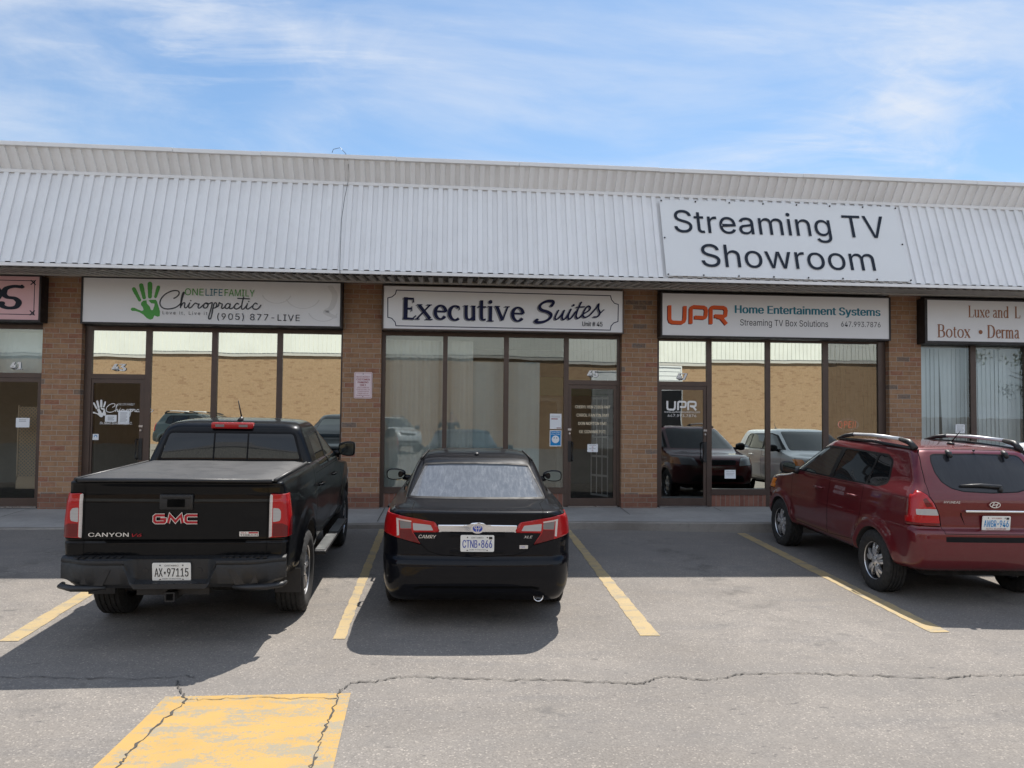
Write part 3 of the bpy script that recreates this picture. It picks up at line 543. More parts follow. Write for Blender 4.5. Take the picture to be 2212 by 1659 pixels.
f45, d45 = front((-1.2,3.18), [(-1.13,-.098),(-.014,1.014),(1.105,2.124)], (2.215,3.122), (2.268,3.058,-1), .61, [G['half_film']]*3 + [G['dark_glass'], G['door_glass']], '45')
f47, d47 = front((3.845,8.325), [(4.919,5.957),(6.052,7.078),(7.188,8.175)], (3.913,4.82), (3.966,4.765,1), .587, [G['mirror_film']]*2 + [G['dark_glass'], G['mirror_film'], G['dark_glass']], '47')
f49, d49 = front((8.96,13.5), [(8.975,10.036),(10.151,11.144),(11.25,12.25)], (12.35,13.3), (12.4,13.2,1), .60, [G['clear_glass']]*4 + [G['door_glass']], '49')
# rooms behind the glass
for (a, b) in ((-12.6,-6.68),(-6.66,-1.56),(-1.54,3.50),(3.52,8.62),(8.64,13.8)):
    bm = bmesh.new(); y1 = 18.6
    quad(bm, [(a,14.2,.262),(b,14.2,.262),(b,y1,.262),(a,y1,.262)], 1)
    quad(bm, [(a,y1,.262),(b,y1,.262),(b,y1,3.5),(a,y1,3.5)]); quad(bm, [(a,14.2,3.5),(a,y1,3.5),(b,y1,3.5),(b,14.2,3.5)])
    quad(bm, [(a,14.2,.262),(a,y1,.262),(a,y1,3.5),(a,14.2,3.5)]); quad(bm, [(b,14.2,.262),(b,14.2,3.5),(b,y1,3.5),(b,y1,.262)])
    part('interior_room', bm, [MT['wall_in'], MT['floor_in']])
bm = bmesh.new(); box(bm, 1.3, 3.48, 16.6, 16.7, 2.35, 2.75); part('interior_band', bm, MT['green_in'])
bm = bmesh.new(); box(bm, 1.55, 1.63, 16.5, 16.6, .27, 2.3); box(bm, 2.35, 2.43, 16.5, 16.6, .27, 2.3); box(bm, 1.63, 2.35, 16.5, 16.6, 2.22, 2.3); part('interior_doorway', bm, MT['wall_in'])
# open white french door just inside unit 45
bm = bmesh.new()
for k in range(4): box(bm, 2.86+k*.085, 2.875+k*.085, 15.2-k*.12, 15.22-k*.12, .35, 2.3)
for k in range(6): quad(bm, [(2.86, 15.2, .35+k*.38), (3.13, 14.82, .35+k*.38), (3.13, 14.82, .39+k*.38), (2.86, 15.2, .39+k*.38)])
part('french_door', bm, MT['white'])
# ---------------------------------------------------------------- lettering
FONT = None   # Blender's own bundled sans; falls back to the built-in one
try: FONT = bpy.data.fonts.load(os.path.join(bpy.utils.system_resource('DATAFILES', path='fonts'), 'Inter.woff2'))
except Exception: FONT = None
def text_mesh(s, bold=0.0, shear=0.0, spacing=1.0):
    cu = bpy.data.curves.new('txt', 'FONT'); 
    if FONT: cu.font = FONT
    cu.body = s; cu.resolution_u = 3; cu.offset = bold; cu.shear = shear; cu.space_character = spacing
    ob = bpy.data.objects.new('txt', cu); me = bpy.data.meshes.new_from_object(ob)
    vs = [(v.co.x, v.co.y) for v in me.vertices]; fs = [tuple(p.vertices) for p in me.polygons]
    bpy.data.objects.remove(ob); bpy.data.curves.remove(cu); bpy.data.meshes.remove(me)
    return vs, fs
class Art:
    """flat artwork in its own 2-D plane (p, q) laid on a surface by `place`"""
    def __init__(s, place): s.place = place; s.bms = {}; s.lift = 0.0; s.n = 0
    def bm(s, m): return s.bms.setdefault(m, bmesh.new())
    def _z(s): s.n += 1; return s.lift + s.n*0.00012
    def poly(s, pts, m):
        z = s._z(); b = s.bm(m); f = b.faces.new([b.verts.new(s.place(p[0], p[1], z)) for p in pts]); return f
    def text(s, st, m, x0, x1, y0, y1, bold=0.0, shear=0.0, spacing=1.0, asc=None):
        """fit the string to the box; asc keeps cap height instead of the true top"""
        vs, fs = text_mesh(st, min(bold, 0), shear, spacing)
        if not vs: return
        a, b_ = min(v[0] for v in vs), max(v[0] for v in vs); c, d = min(v[1] for v in vs), max(v[1] for v in vs)
        k = (x1-x0)/(b_-a+2*max(bold, 0))
        for sh in ((0,) if bold <= 0 else (-bold, -bold*.33, bold*.33, bold)):
            z = s._z(); bm_ = s.bm(m)
            nv = [bm_.verts.new(s.place(x0+(v[0]-a+max(bold, 0)+sh)*k, y0+(v[1]-c)/(d-c)*(y1-y0), z)) for v in vs]
            for f in fs:
                try: bm_.faces.new([nv[i] for i in f])
                except ValueError: pass
    def stroke(s, pts, m, w, t=None, smooth=True, cap=True, closed=False, ang=0.0):
        """ribbon drawn with a pen: w across vertical runs, t across horizontal runs"""
        t = w if t is None else t
        P = catmull(pts, 6) if smooth else [Vector(p) for p in pts]
        if len(P) < 2: return
        z = s._z(); b = s.bm(m); prev = None
        for i, p in enumerate(P):
            d0 = (p - P[i-1]).normalized() if i else None; d1 = (P[i+1]-p).normalized() if i < len(P)-1 else None
            if closed and (i == 0 or i == len(P)-1): d0, d1 = (P[-1]-P[-2]).normalized(), (P[1]-P[0]).normalized()
            d = ((d0 or d1) + (d1 or d0)).normalized(); k = max(0.5, d.dot(d1 or d0))
            n = Vector((-d.y, d.x)); th = math.atan2(d.y, d.x) - ang
            h = 0.5*math.sqrt((w*math.sin(th))**2 + (t*math.cos(th))**2)/k
            cur = (b.verts.new(s.place(p.x+n.x*h, p.y+n.y*h, z)), b.verts.new(s.place(p.x-n.x*h, p.y-n.y*h, z)))
            if prev:
                try: b.faces.new((prev[0], prev[1], cur[1], cur[0]))
                except ValueError: pass
            prev = cur
        if cap:
            for q in (P[0], P[-1]): s.disc(q.x, q.y, w*.5, t*.5, m)
    def disc(s, x, y, rx, ry, m, n=12): s.poly([(x+rx*math.cos(2*math.pi*k/n), y+ry*math.sin(2*math.pi*k/n)) for k in range(n)], m)
    def rect(s, x0, x1, y0, y1, m): s.poly([(x0,y0),(x1,y0),(x1,y1),(x0,y1)], m)
    def frame(s, x0, x1, y0, y1, w, m):
        for r in ((x0,x1,y0,y0+w),(x0,x1,y1-w,y1),(x0,x0+w,y0+w,y1-w),(x1-w,x1,y0+w,y1-w)): s.rect(*r, m)
    def done(s, parent, name='lettering', fix=True):
        out = []
        for m, b in s.bms.items():
            if parent is not None and fix: o = sub(name, b, MT[m] if isinstance(m, str) else m, parent)
            else: o = link(name, b, MT[m] if isinstance(m, str) else m, parent)
            out.append(o)
        return out
def wall(y):  # plane facing the lot
    return lambda p, q, z: (p, y - z, q)
def seg_arc(cx, cy, rx, ry, a0, a1, n=12): return [(cx+rx*math.cos(R(a0+(a1-a0)*i/n)), cy+ry*math.sin(R(a0+(a1-a0)*i/n))) for i in range(n+1)]
# serif capitals and small letters drawn with a broad pen: unit cap height, returns strokes
def serif(ch):
    T, H = .135, .045; X = .66
    S = []
    def st(x, y0, y1, s0=1, s1=1):
        S.append(([(x, y0), (x, y1)], T, T));
        if s0: S.append(([(x-.13, y0+.02), (x+.13, y0+.02)], H, H))
        if s1 == 1: S.append(([(x-.13, y1-.02), (x+.10, y1-.02)], H, H))
        if s1 == 2: S.append(([(x-.14, y1-.05), (x, y1-.01)], H, H))
    if ch == 'L': st(.15, 0, 1); S += [([(.15,.025),(.56,.025)], .05, .05), ([(.545,.02),(.58,.24)], .06, .06)]; w = .62
    elif ch == 'B': st(.15, 0, 1); S += [([(.15,.975),(.36,.97),(.50,.88),(.50,.62),(.36,.53),(.15,.52)], T, .05), ([(.34,.52),(.50,.47),(.58,.28),(.52,.09),(.36,.025),(.15,.025)], T, .05)]; w = .68
    elif ch == 'D': st(.15, 0, 1); S += [([(.15,.975),(.40,.96),(.60,.82),(.68,.5),(.60,.18),(.40,.04),(.15,.025)], T, .05)]; w = .82
    elif ch == 'u': st(.13, .12, X, 0, 2); S += [([(.13,.16),(.17,.04),(.28,.02),(.40,.10)], .09, .06)]; st(.44, 0, X, 0, 2); S += [([(.44,.02),(.54,.04)], .05, .05)]; w = .60
    elif ch == 'x': S += [([(.07,X-.02),(.43,.02)], .13, .13), ([(.42,X-.02),(.07,.02)], .05, .05)] + [([(a,b),(a+.17,b)], H, H) for a, b in ((.0,X-.02),(.33,X-.02),(.0,.02),(.33,.02))]; w = .53
    elif ch == 'e': S += [([(.10,.38),(.42,.40)], .05, .05), ([(.43,.40),(.38,.60),(.26,.65),(.12,.54),(.08,.33),(.14,.10),(.28,.02),(.43,.13)], .12, .05)]; w = .50
    elif ch == 'a': S += [([(.09,.52),(.14,.62),(.26,.64),(.34,.54),(.35,.12),(.40,.03),(.47,.05)], .11, .06), ([(.34,.40),(.14,.30),(.07,.16),(.14,.03),(.26,.05),(.35,.17)], .10, .05)]; w = .50
    elif ch == 'n': st(.13, 0, X, 1, 2); S += [([(.13,.50),(.26,.63),(.38,.60),(.43,.48),(.43,.0)], .12, .06), ([(.32,.02),(.55,.02)], H, H)]; w = .60
    elif ch == 'm': st(.13, 0, X, 1, 2); S += [([(.13,.50),(.24,.63),(.35,.60),(.40,.48),(.40,.0)], .12, .06), ([(.30,.02),(.51,.02)], H, H), ([(.40,.50),(.52,.63),(.63,.60),(.68,.48),(.68,.0)], .12, .06), ([(.57,.02),(.80,.02)], H, H)]; w = .86
    elif ch == 'd': S += [([(.42,.55),(.28,.64),(.14,.54),(.08,.32),(.14,.08),(.26,.02),(.42,.14)], .11, .05)]; st(.45, 0, 1, 0, 2); S += [([(.45,.02),(.55,.04)], .05, .05)]; w = .60
    elif ch == 'o': S += [(seg_arc(.29,.33,.21,.31,90,450,20), .12, .05)]; w = .58
    elif ch == 't': S += [([(.15,.82),(.15,.15),(.20,.03),(.30,.05)], .11, .06), ([(.04,.63),(.30,.63)], .05, .05)]; w = .34
    elif ch == 'r': st(.13, 0, X, 1, 2); S += [([(.13,.48),(.24,.62),(.36,.60)], .07, .08)]; w = .40
    else: w = .28
    return S, w
def serif_text(art, s, m, x0, y0, cap, wid=.86):
    x = x0
    for ch in s:
        S, w = serif(ch); sx = cap*wid
        for pts, ww, tt in S: art.stroke([(x+p[0]*sx, y0+p[1]*cap) for p in pts], m, ww*cap*.92, tt*cap, smooth=len(pts) > 2, cap=False)
        x += w*sx
    return x
def sign_box(name, label, x0, x1, z0, z1, face, ysf=13.66, frame_m='darkbronze', fw=.03):
    t = tag(empty(name, ((x0+x1)/2, ysf, z0)), label, 'sign', 'lit sign boxes over the shop fronts')
    inv = Matrix.Translation(t.location).inverted()
    def ch(n, bm, m):
        o = link(n, bm, m); o.parent = t; o.matrix_parent_inverse = inv; return o
    bm = bmesh.new(); box(bm, x0-fw, x1+fw, ysf+.004, 13.995, z0-fw, z1+fw*.6); 
    for r in ((x0-fw,x1+fw,z0-fw,z0),(x0-fw,x1+fw,z1,z1+fw*.6),(x0-fw,x0,z0,z1),(x1,x1+fw,z0,z1)): box(bm, r[0], r[1], ysf-.014, ysf+.0035, r[2], r[3])
    ch('sign_frame', bm, MT[frame_m])
    bm = bmesh.new(); quad(bm, [(x0,ysf,z0),(x1,ysf,z0),(x1,ysf,z1),(x0,ysf,z1)]); ch('sign_face', bm, MT[face])
    art = Art(wall(ysf-.001))
    def fin():
        for m, b in art.bms.items(): ch('lettering', b, MT[m])
    return t, art, fin
# pink sign, unit 41
t, a, fin = sign_box('shop_sign', 'pink sign box with black swash letter S and thin black border', -10.6, -6.955, 3.47, 4.21, 'sign_pink')
a.frame(-10.45, -7.03, 3.555, 4.145, .012, 'ink')
for sx, sz in ((-7.06, 4.11), (-7.06, 3.59)):
    for k in range(4): a.stroke([(sx, sz), (sx+.05*math.cos(R(45+90*k)), sz+.05*math.sin(R(45+90*k)))], 'ink', .018)
for i, p in enumerate(SWASH): a.stroke([(x-.03, z) for x, z in p], 'ink', (.105, .12, .10)[i], (.05, .12, .05)[i], smooth=i != 1)
a.disc(-7.24, 4.035, .03, .035, 'ink'); a.disc(-7.54, 3.70, .035, .04, 'ink')
fin()
# white chiropractic sign, unit 43
t, a, fin = sign_box('shop_sign', 'white sign box with green handprint and grey script over the mirrored windows', -6.24, -1.905, 3.455, 4.215, 'sign_white')
for cx, cz, r in ((-2.55, 4.0, .30), (-2.2, 3.75, .26), (-3.0, 4.05, .26)):
    P_ = [(x, z) for x, z in seg_arc(cx, cz, r, r*.8, 200, 340, 16)]; a.stroke(P_, 'petal', .022, .012, cap=False)
a.stroke([(-2.08,4.15),(-2.0,4.0),(-2.05,3.8),(-2.15,3.7),(-2.0,3.62)], 'petal', .10, .05)
for p in PALM[:0]: pass
a.poly(PALM, 'green')
for (p, w) in HANDF:
    (x0, z0), (x1, z1) = p
    for u0, u1 in ((0, .40), (.50, .72), (.80, 1.0)):
        a.stroke([(x0+(x1-x0)*u0, z0+(z1-z0)*u0), (x0+(x1-x0)*u1, z0+(z1-z0)*u1)], 'green', w*(.9-.2*u0), smooth=False)
for p in SCRIPT: a.stroke(p, 'darkgrey', .0215)
a.text('ONE', 'green', -4.552, -4.236, 3.947, 4.067); a.text('LIFE', 'teal', -4.204, -3.918, 3.947, 4.067); a.text('FAMILY', 'green', -3.884, -3.375, 3.948, 4.066)
a.text('Love it, Live it', 'darkgrey', -4.915, -4.168, 3.597, 3.668, spacing=1.35); a.text('(905) 877-LIVE', 'ink', -3.998, -2.596, 3.515, 3.652, spacing=1.15)
fin()
# executive suites sign, unit 45
t, a, fin = sign_box('shop_sign', 'white sign box with navy scalloped border and bold navy lettering', -1.148, 3.135, 3.437, 4.19, 'sign_white', frame_m='bronze', fw=.022)
a.stroke(BORDER, 'navy', .016, smooth=False, cap=False, closed=True)
for dx, dz, m in ((-.022, -.013, 'shadowgrey'), (0, 0, 'navy')):
    for p, w, tt in EXEC: a.stroke([(x+dx, z+dz) for x, z in p], m, w, tt, smooth=len(p) > 2, cap=False)
    for p, w in SUITES: a.stroke([(x+dx, z+dz) for x, z in p], m, w*1.25, w*.85, ang=R(35))
a.text('Unit # 45', 'ink', 2.395, 2.765, 3.541, 3.625, bold=.012)
fin()
# entertainment sign, unit 47
t, a, fin = sign_box('shop_sign', 'white sign box with orange block logo and teal bold line', 3.868, 8.183, 3.407, 4.172, 'sign_white')
for dx, dz, m in ((-.018, -.012, 'maroon'), (0, 0, 'orange')):
    for p in UPR: a.stroke([(x+dx, z+dz) for x, z in p], m, .066, smooth=False, cap=False)
a.text('Home Entertainment Systems', 'teal', 5.224, 8.02, 3.795, 3.985, bold=.03); a.text('Streaming TV Box Solutions', 'ink', 5.326, 7.003, 3.578, 3.728); a.text('647.993.7876', 'ink', 7.253, 8.017, 3.624, 3.722)
fin()
# spa sign, unit 49
t, a, fin = sign_box('shop_sign', 'white sign box with copper serif lettering cut by the photo edge', 8.93, 13.3, 3.39, 4.162, 'sign_white', fw=.05)
x = serif_text(a, 'Luxe', 'copper', 9.745, 3.848, .222); x = serif_text(a, 'and', 'copper', 10.235, 3.848, .222); serif_text(a, 'L', 'copper', 10.67, 3.848, .222)
serif_text(a, 'Botox', 'copper', 9.125, 3.458, .245, 1.0); a.disc(9.985, 3.572, .040, .040, 'copper'); serif_text(a, 'Derma', 'copper', 10.115, 3.462, .245)
fin()
# big vinyl banner on the sloping canopy
bn = tag(empty('vinyl_banner', (5.74, 12.48, 4.25)), 'large grey white banner with two lines of dark lettering screwed to the sloping canopy', 'banner')
inv = Matrix.Translation(bn.location).inverted()
def slope(p, q, z):   # p along the facade, q up the slope from z=4.1
    k = q - 4.10; return (p, 12.44 + k*.3248 - z*.951 , q + z*.309)
bm = bmesh.new(); nx, nz = 24, 8; V = []
for j in range(nz+1):
    row = []
    for i in range(nx+1):
        u, v = i/nx, j/nz; xx = 3.60+(7.875-3.60)*u + .01*(1-v)*0; q = 4.262+(5.672-4.262)*v
        lift = .004*math.sin(u*19+v*3)*(1-v)**2 + .003*math.sin(u*7+v*11)
        if v == 0: lift -= .006*abs(math.sin(u*math.pi*7))
        row.append(bm.verts.new(slope(xx, q + (.006*math.sin(u*math.pi*7)**2 if v == 0 else 0), .034+lift)))
    V.append(row)
for j in range(nz):
    for i in range(nx): bm.faces.new((V[j][i], V[j][i+1], V[j+1][i+1], V[j+1][i]))
o = link('banner_sheet', bm, MT['banner'], smooth=True); o.parent = bn; o.matrix_parent_inverse = inv
a = Art(slope); a.lift = .046
a.text('Streaming TV', 'ink', 3.815, 7.585, 4.935, 5.485); a.text('Showroom', 'ink', 4.225, 7.275, 4.435, 4.855)
for m, b in a.bms.items(): o = link('lettering', b, MT[m]); o.parent = bn; o.matrix_parent_inverse = inv
bm = bmesh.new()
for px, pz in [(3.63+i*.605, 5.645) for i in range(8)] + [(3.63+i*.605, 4.285) for i in range(8)] + [(3.63, 4.95), (7.85, 4.95)]:
    c = Vector(slope(px, pz, .045)); bmesh.ops.create_icosphere(bm, subdivisions=1, radius=.016, matrix=Matrix.Translation(c))
o = link('screw', bm, MT['black']); o.parent = bn; o.matrix_parent_inverse = inv
# private parking plate on the pier
pk = tag(empty('parking_sign', (-1.51, 13.885, 2.2)), 'small white customer parking plate screwed to the brick pier', 'sign')
inv = Matrix.Translation(pk.location).inverted()
bm = bmesh.new(); pts = []
for cx, cz, a0 in ((-1.375,2.645,0),(-1.645,2.645,90),(-1.645,2.225,180),(-1.375,2.225,270)): pts += seg_arc(cx, cz, .025, .025, a0, a0+90, 5)
f = bm.faces.new([bm.verts.new((p[0], 13.887, p[1])) for p in pts]); 
r = bmesh.ops.extrude_face_region(bm, geom=[f]); bmesh.ops.translate(bm, verts=[v for v in r['geom'] if isinstance(v, bmesh.types.BMVert)], vec=(0, .006, 0))
o = link('sign_plate', bm, MT['pink_white']); o.parent = pk; o.matrix_parent_inverse = inv
a = Art(wall(13.885)); a.frame(-1.656,-1.364,2.214,2.656,.005,'redink')
z = 2.60
for s, h, w, b in (('PRIVATE PROPERTY',.028,.24,0),('CUSTOMER',.034,.235,.02),('PARKING',.034,.19,.02),('ONLY',.034,.11,.02),('UNAUTHORIZED',.020,.21,0),('VEHICLES WILL BE',.020,.24,0),('TAGGED AND/OR',.020,.21,0),('TOWED AWAY AT',.020,.20,0),('OWNERS EXPENSE',.020,.24,0)):
    a.text(s, 'redink', -1.51-w/2, -1.51+w/2, z-h, z, bold=b); z -= h + .016
a.disc(-1.51, 2.636, .008, .008, 'black'); a.disc(-1.51, 2.232, .008, .008, 'black')
for m, b in a.bms.items(): o = link('lettering', b, MT[m]); o.parent = pk; o.matrix_parent_inverse = inv
# loose cable down the canopy
bm = bmesh.new()
tube(bm, [(-1.95,12.72,6.22),(-1.93,12.72,6.28),(-1.82,12.72,6.31),(-1.73,12.73,6.22),(-1.70,12.84,6.1),(-1.71,12.92,5.8),(-1.74,12.78,5.5),(-1.77,12.66,5.1),(-1.76,12.53,4.6),(-1.755,12.46,4.3),(-1.75,12.46,4.18)], .0045, 5)
tag(link('loose_cable', bm, MT['darkgrey'], smooth=True), 'thin grey cable hanging down the ribbed white canopy', 'cable')
# ---------------------------------------------------------------- glass lettering: unit numbers and door names
def numbers(st, x0, x1, z0, z1, parent, plane=YF-.006):
    a = Art(wall(plane)); a.text(st, 'darkgrey', x0+.010, x1+.010, z0-.005, z1-.005, bold=.06); a.text(st, 'white', x0, x1, z0, z1, bold=.06); a.done(parent, 'unit_number')
numbers('41', -7.60, -7.39, 2.645, 2.77, f41); numbers('43', -5.90, -5.655, 2.64, 2.765, f43); numbers('45', 2.56, 2.765, 2.645, 2.765, f45); numbers('47', 4.25, 4.455, 2.61, 2.74, f47)
Y0 = YF-.005
a = Art(wall(Y0)); s = .29; ox, oz = -5.965, 1.93
def mp(p): return (ox+(p[0]+4.95)*.47, oz+(p[1]-3.74)*.47)
for p in SCRIPT: a.stroke([mp(q) for q in p], 'white', .012)
a.poly([mp(p) for p in PALM], 'white')
for (p, w) in HANDF: a.stroke([mp(p[0]), mp(p[1])], 'white', w*.42, smooth=False)
a.text('ONE LIFE FAMILY', 'white', -5.775, -5.49, 2.035, 2.075)
a.text('Dr.Matt Bradbury,D.C.', 'white', -6.07, -5.52, 1.688, 1.745, shear=.25, bold=.012)
a.done(d43, 'door_lettering')
a = Art(wall(Y0))
for i, (st, x0, x1) in enumerate((('CHERYL VON ZUBEN RMT', 2.345, 3.0), ('CAROL FANTIN RMT', 2.37, 2.98), ('DON NORTON RMT', 2.405, 2.935), ('DR. GIOVANNI FOTI', 2.425, 2.91))): a.text(st, 'cream', x0, x1, 2.062-i*.152, 2.118-i*.152, bold=.012); a.done(d45, 'door_lettering'); a = Art(wall(Y0))
a = Art(wall(Y0))
for p in UPR: a.stroke([(4.07+(x-3.99)*.515, 2.055+(z-3.64)*.515) for x, z in p], 'white', .036, smooth=False, cap=False)
a.text('www.uprhomesystems.com', 'white', 4.02, 4.70, 1.985, 2.035); a.text('647.993.7876', 'white', 4.085, 4.63, 1.92, 1.97)
a.done(d47, 'door_lettering')
# ---------------------------------------------------------------- notices on the glass
def notice(name, label, x0, x1, z0, z1, m='paper', lines=(), y=None, grp=None):
    y = y or YF-.008; t = empty(name, ((x0+x1)/2, y, z0)); tag(t, label, 'notice', grp); inv = Matrix.Translation(t.location).inverted()
    bm = bmesh.new(); box(bm, x0, x1, y, y+.003, z0, z1); o = link('sheet', bm, MT[m]); o.parent = t; o.matrix_parent_inverse = inv
    a = Art(wall(y-.0005))
    for l in lines:
        if l[0] == 'r': a.rect(*l[1:5], l[5])
        elif l[0] == 'd': a.disc(*l[1:5], l[5], 20)
        else: a.text(l[1], l[6], *l[2:6])
    for mm, b in a.bms.items(): o = link('print', b, MT[mm]); o.parent = t; o.matrix_parent_inverse = inv
ruled = lambda x0, x1, z1, n, d, m='shadowgrey': [('r', x0, x1-(.02 if k % 3 == 2 else 0), z1-k*d-.006, z1-k*d, m) for k in range(n)]
notice('paper_notice', 'landscape white paper taped to the glass door under number 41', -7.47, -7.245, 1.635, 1.80, lines=ruled(-7.42,-7.30,1.77,2,.025,'darkgrey'))
notice('paper_notice', 'small landscape paper beside the taller sheet on the handprint door', -5.985, -5.79, 1.745, 1.865, lines=ruled(-5.94,-5.83,1.835,5,.015,'shadowgrey'))
notice('paper_notice', 'tall pale sheet covering the script on the handprint door', -5.765, -5.575, 1.705, 1.945, lines=ruled(-5.73,-5.61,1.91,9,.02))
notice('paper_notice', 'little square card low on the handprint door near its hinge', -6.185, -6.085, 1.425, 1.53, lines=[('d',-6.135,1.49,.028,.022,'blue'),('d',-6.135,1.483,.018,.016,'paper')])
notice('paper_notice', 'white letter sheet above the blue mask poster', 1.875, 2.09, 1.68, 1.96, lines=[('r',1.90,2.02,1.855,1.872,'redink')]+ruled(1.90,2.06,1.92,2,.02)+[('r',2.0,2.08,1.69,1.705,'maroon')])
notice('mask_poster', 'blue and white face mask poster with round white face', 1.873, 2.09, 1.36, 1.655, 'white', [('r',1.885,2.078,1.375,1.643,'blue'),('d',1.981,1.49,.070,.070,'paper'),('d',1.955,1.515,.008,.012,'ink'),('d',2.005,1.515,.008,.012,'ink'),('t','Please Wear',1.90,2.06,1.608,1.634,'white'),('t','a Face Mask',1.90,2.06,1.572,1.598,'white')])
notice('paper_notice', 'little no smoking card on the names door', 2.575, 2.77, 1.26, 1.405, lines=[('t','NO SMOKING',2.61,2.735,1.375,1.39,'ink'),('d',2.672,1.35,.014,.014,'redink'),('d',2.672,1.35,.009,.009,'paper'),('t','NO VAPING',2.615,2.73,1.315,1.33,'ink'),('d',2.672,1.29,.014,.014,'redink'),('d',2.672,1.29,.009,.009,'paper')])
notice('paper_notice', 'pale sheet low in the mirrored window beside the logo door', 5.175, 5.385, 0.78, .94, 'paper', ruled(5.2,5.36,.91,3,.03))
notice('paper_notice', 'white card with grey text between the vertical blinds', 9.735, 9.925, 1.66, 1.83, lines=ruled(9.76,9.90,1.805,6,.023))
# red neon open sign in unit 47
op = tag(empty('open_sign', (7.62, 14.12, 1.72)), 'red neon OPEN sign with dotted oval behind dark glass', 'neon sign'); inv = Matrix.Translation(op.location).inverted()
m, nt, out = nodes_of('neon_red'); e = N(nt, 'ShaderNodeEmission'); e.inputs[0].default_value = (1, .07, .05, 1); e.inputs[1].default_value = 0.55; nt.links.new(e.outputs[0], out.inputs[0]); MT['neon'] = m
m, nt, out = nodes_of('neon_white'); e = N(nt, 'ShaderNodeEmission'); e.inputs[0].default_value = (.75, .75, 1, 1); e.inputs[1].default_value = .7; nt.links.new(e.outputs[0], out.inputs[0]); MT['neonw'] = m
a = Art(wall(14.12)); z0, z1 = 1.745, 1.865
for k, st in enumerate(([seg_arc(7.47,1.805,.036,.058,0,360,14)], [[(7.545,z0),(7.555,z1),(7.60,z1-.01),(7.605,1.81),(7.55,1.80)]], [[(7.685,z0),(7.635,z0),(7.645,z1),(7.69,z1)],[(7.64,1.805),(7.68,1.805)]], [[(7.715,z0),(7.725,z1),(7.765,z0),(7.775,z1)]])):
    for p in st: a.stroke(p, 'neon', .009, smooth=(k == 0))
for k in range(30): a.disc(7.625+.20*math.cos(R(k*12)), 1.805+.105*math.sin(R(k*12)), .0045, .0045, 'neonw', 6)
for mm, b in a.bms.items(): o = link('neon_tube', b, MT[mm]); o.parent = op; o.matrix_parent_inverse = inv
# ---------------------------------------------------------------- curtains, blinds, lattice
def drape(name, label, x0, x1, y, z0, z1, m, amp, per, cat):
    bm = bmesh.new(); n = int((x1-x0)/.02); prev = None; ph = x0*3
    for i in range(n+1):
        x = x0+(x1-x0)*i/n; o = amp*math.sin(2*math.pi*x/per+ph)+amp*.5*math.sin(2*math.pi*x/(per*.37)+1.3*ph)
        cur = (bm.verts.new((x, y+o*1.2, z0)), bm.verts.new((x+.01*math.sin(x*9), y+o*.7, z1)))
        if prev: bm.faces.new((prev[0], cur[0], cur[1], prev[1]))
        prev = cur
    tag(link(name, bm, m, smooth=True), label, cat)
drape('sheer_curtain', 'beige sheer curtain gathered next to the grey drape under the navy sign', -1.18, .47, 14.34, .45, 3.3, MT['curtain'], .022, .30, 'curtain')
drape('grey_drape', 'blue grey drape hanging flat next to the beige sheer curtain', .44, 1.72, 14.38, .45, 2.92, MT['curtain_blue'], .012, .42, 'curtain')
def blinds(name, label, x0, x1, y, z0, z1, m, sp, ang, odd=None, kind='blinds'):
    bm = bmesh.new(); rnd = random.Random(5); x = x0
    while x < x1:
        a_ = R(ang+rnd.uniform(-7, 7)); d = Vector((math.cos(a_), math.sin(a_)))*sp*.58; sh = rnd.uniform(-.01, .01)
        if odd and abs(x-odd) < sp*.6: sh = .10
        quad(bm, [(x-d.x+sh, y-d.y, z0), (x+d.x+sh, y+d.y, z0), (x+d.x, y+d.y, z1), (x-d.x, y-d.y, z1)]); x += sp
    box(bm, x0-.05, x1+.02, y-.03, y+.03, z1+.002, z1+.05)
    tag(link(name, bm, m), label, 'blinds')
blinds('vertical_blinds', 'pale grey vertical blinds with one slat out of line under the copper lettered sign', 9.0, 13.4, 14.30, .55, 3.30, MT['blind'], .089, 12, 9.62)
blinds('vertical_blinds', 'brown vertical blinds behind the neon sign', 7.10, 8.30, 14.30, .55, 3.30, MT['brown_blind'], .089, 14)
blinds('vertical_blinds', 'white vertical blinds behind the number 41 glass', -12.2, -7.02, 14.32, 2.5, 3.32, MT['blind'], .089, 14)
lt = bmesh.new(); Lx0, Lx1, Lz0, Lz1 = -7.56, -7.20, .75, 2.0
for k in range(-26, 30):
    for sgn in (1, -1):
        c = k*.062; pts = []
        for t_ in (-1.3, 1.3):
            pts.append((t_, c + sgn*t_))
        # clip the bar to the panel
        lo, hi = -.18, .18
        zc = 1.375
        za_, zb_ = c+sgn*lo, c+sgn*hi
        if abs(za_) > .62 and abs(zb_) > .62: continue
        f = lambda v: max(-.62, min(.62, v))
        xa = lo if abs(za_) <= .62 else (f(za_)-c)/sgn; xb = hi if abs(zb_) <= .62 else (f(zb_)-c)/sgn
        p = Vector((-7.38+xa, zc+c+sgn*xa)); q = Vector((-7.38+xb, zc+c+sgn*xb)); d = (q-p)
        if d.length < .03: continue
        n_ = Vector((-d.y, d.x)).normalized()*.0085; yy = 14.30 + (.004 if sgn > 0 else -.004)
        quad(lt, [(p.x+n_.x, yy, p.y+n_.y), (p.x-n_.x, yy, p.y-n_.y), (q.x-n_.x, yy, q.y-n_.y), (q.x+n_.x, yy, q.y+n_.y)])
for r in ((-7.57,-7.55,.7,2.02),(-7.21,-7.19,.7,2.02),(-7.57,-7.19,.55,.76)): box(lt, r[0], r[1], 14.285, 14.315, r[2], r[3])
tag(link('lattice_panel', lt, MT['lattice']), 'wooden diagonal lattice panel standing behind the number 41 door', 'lattice')
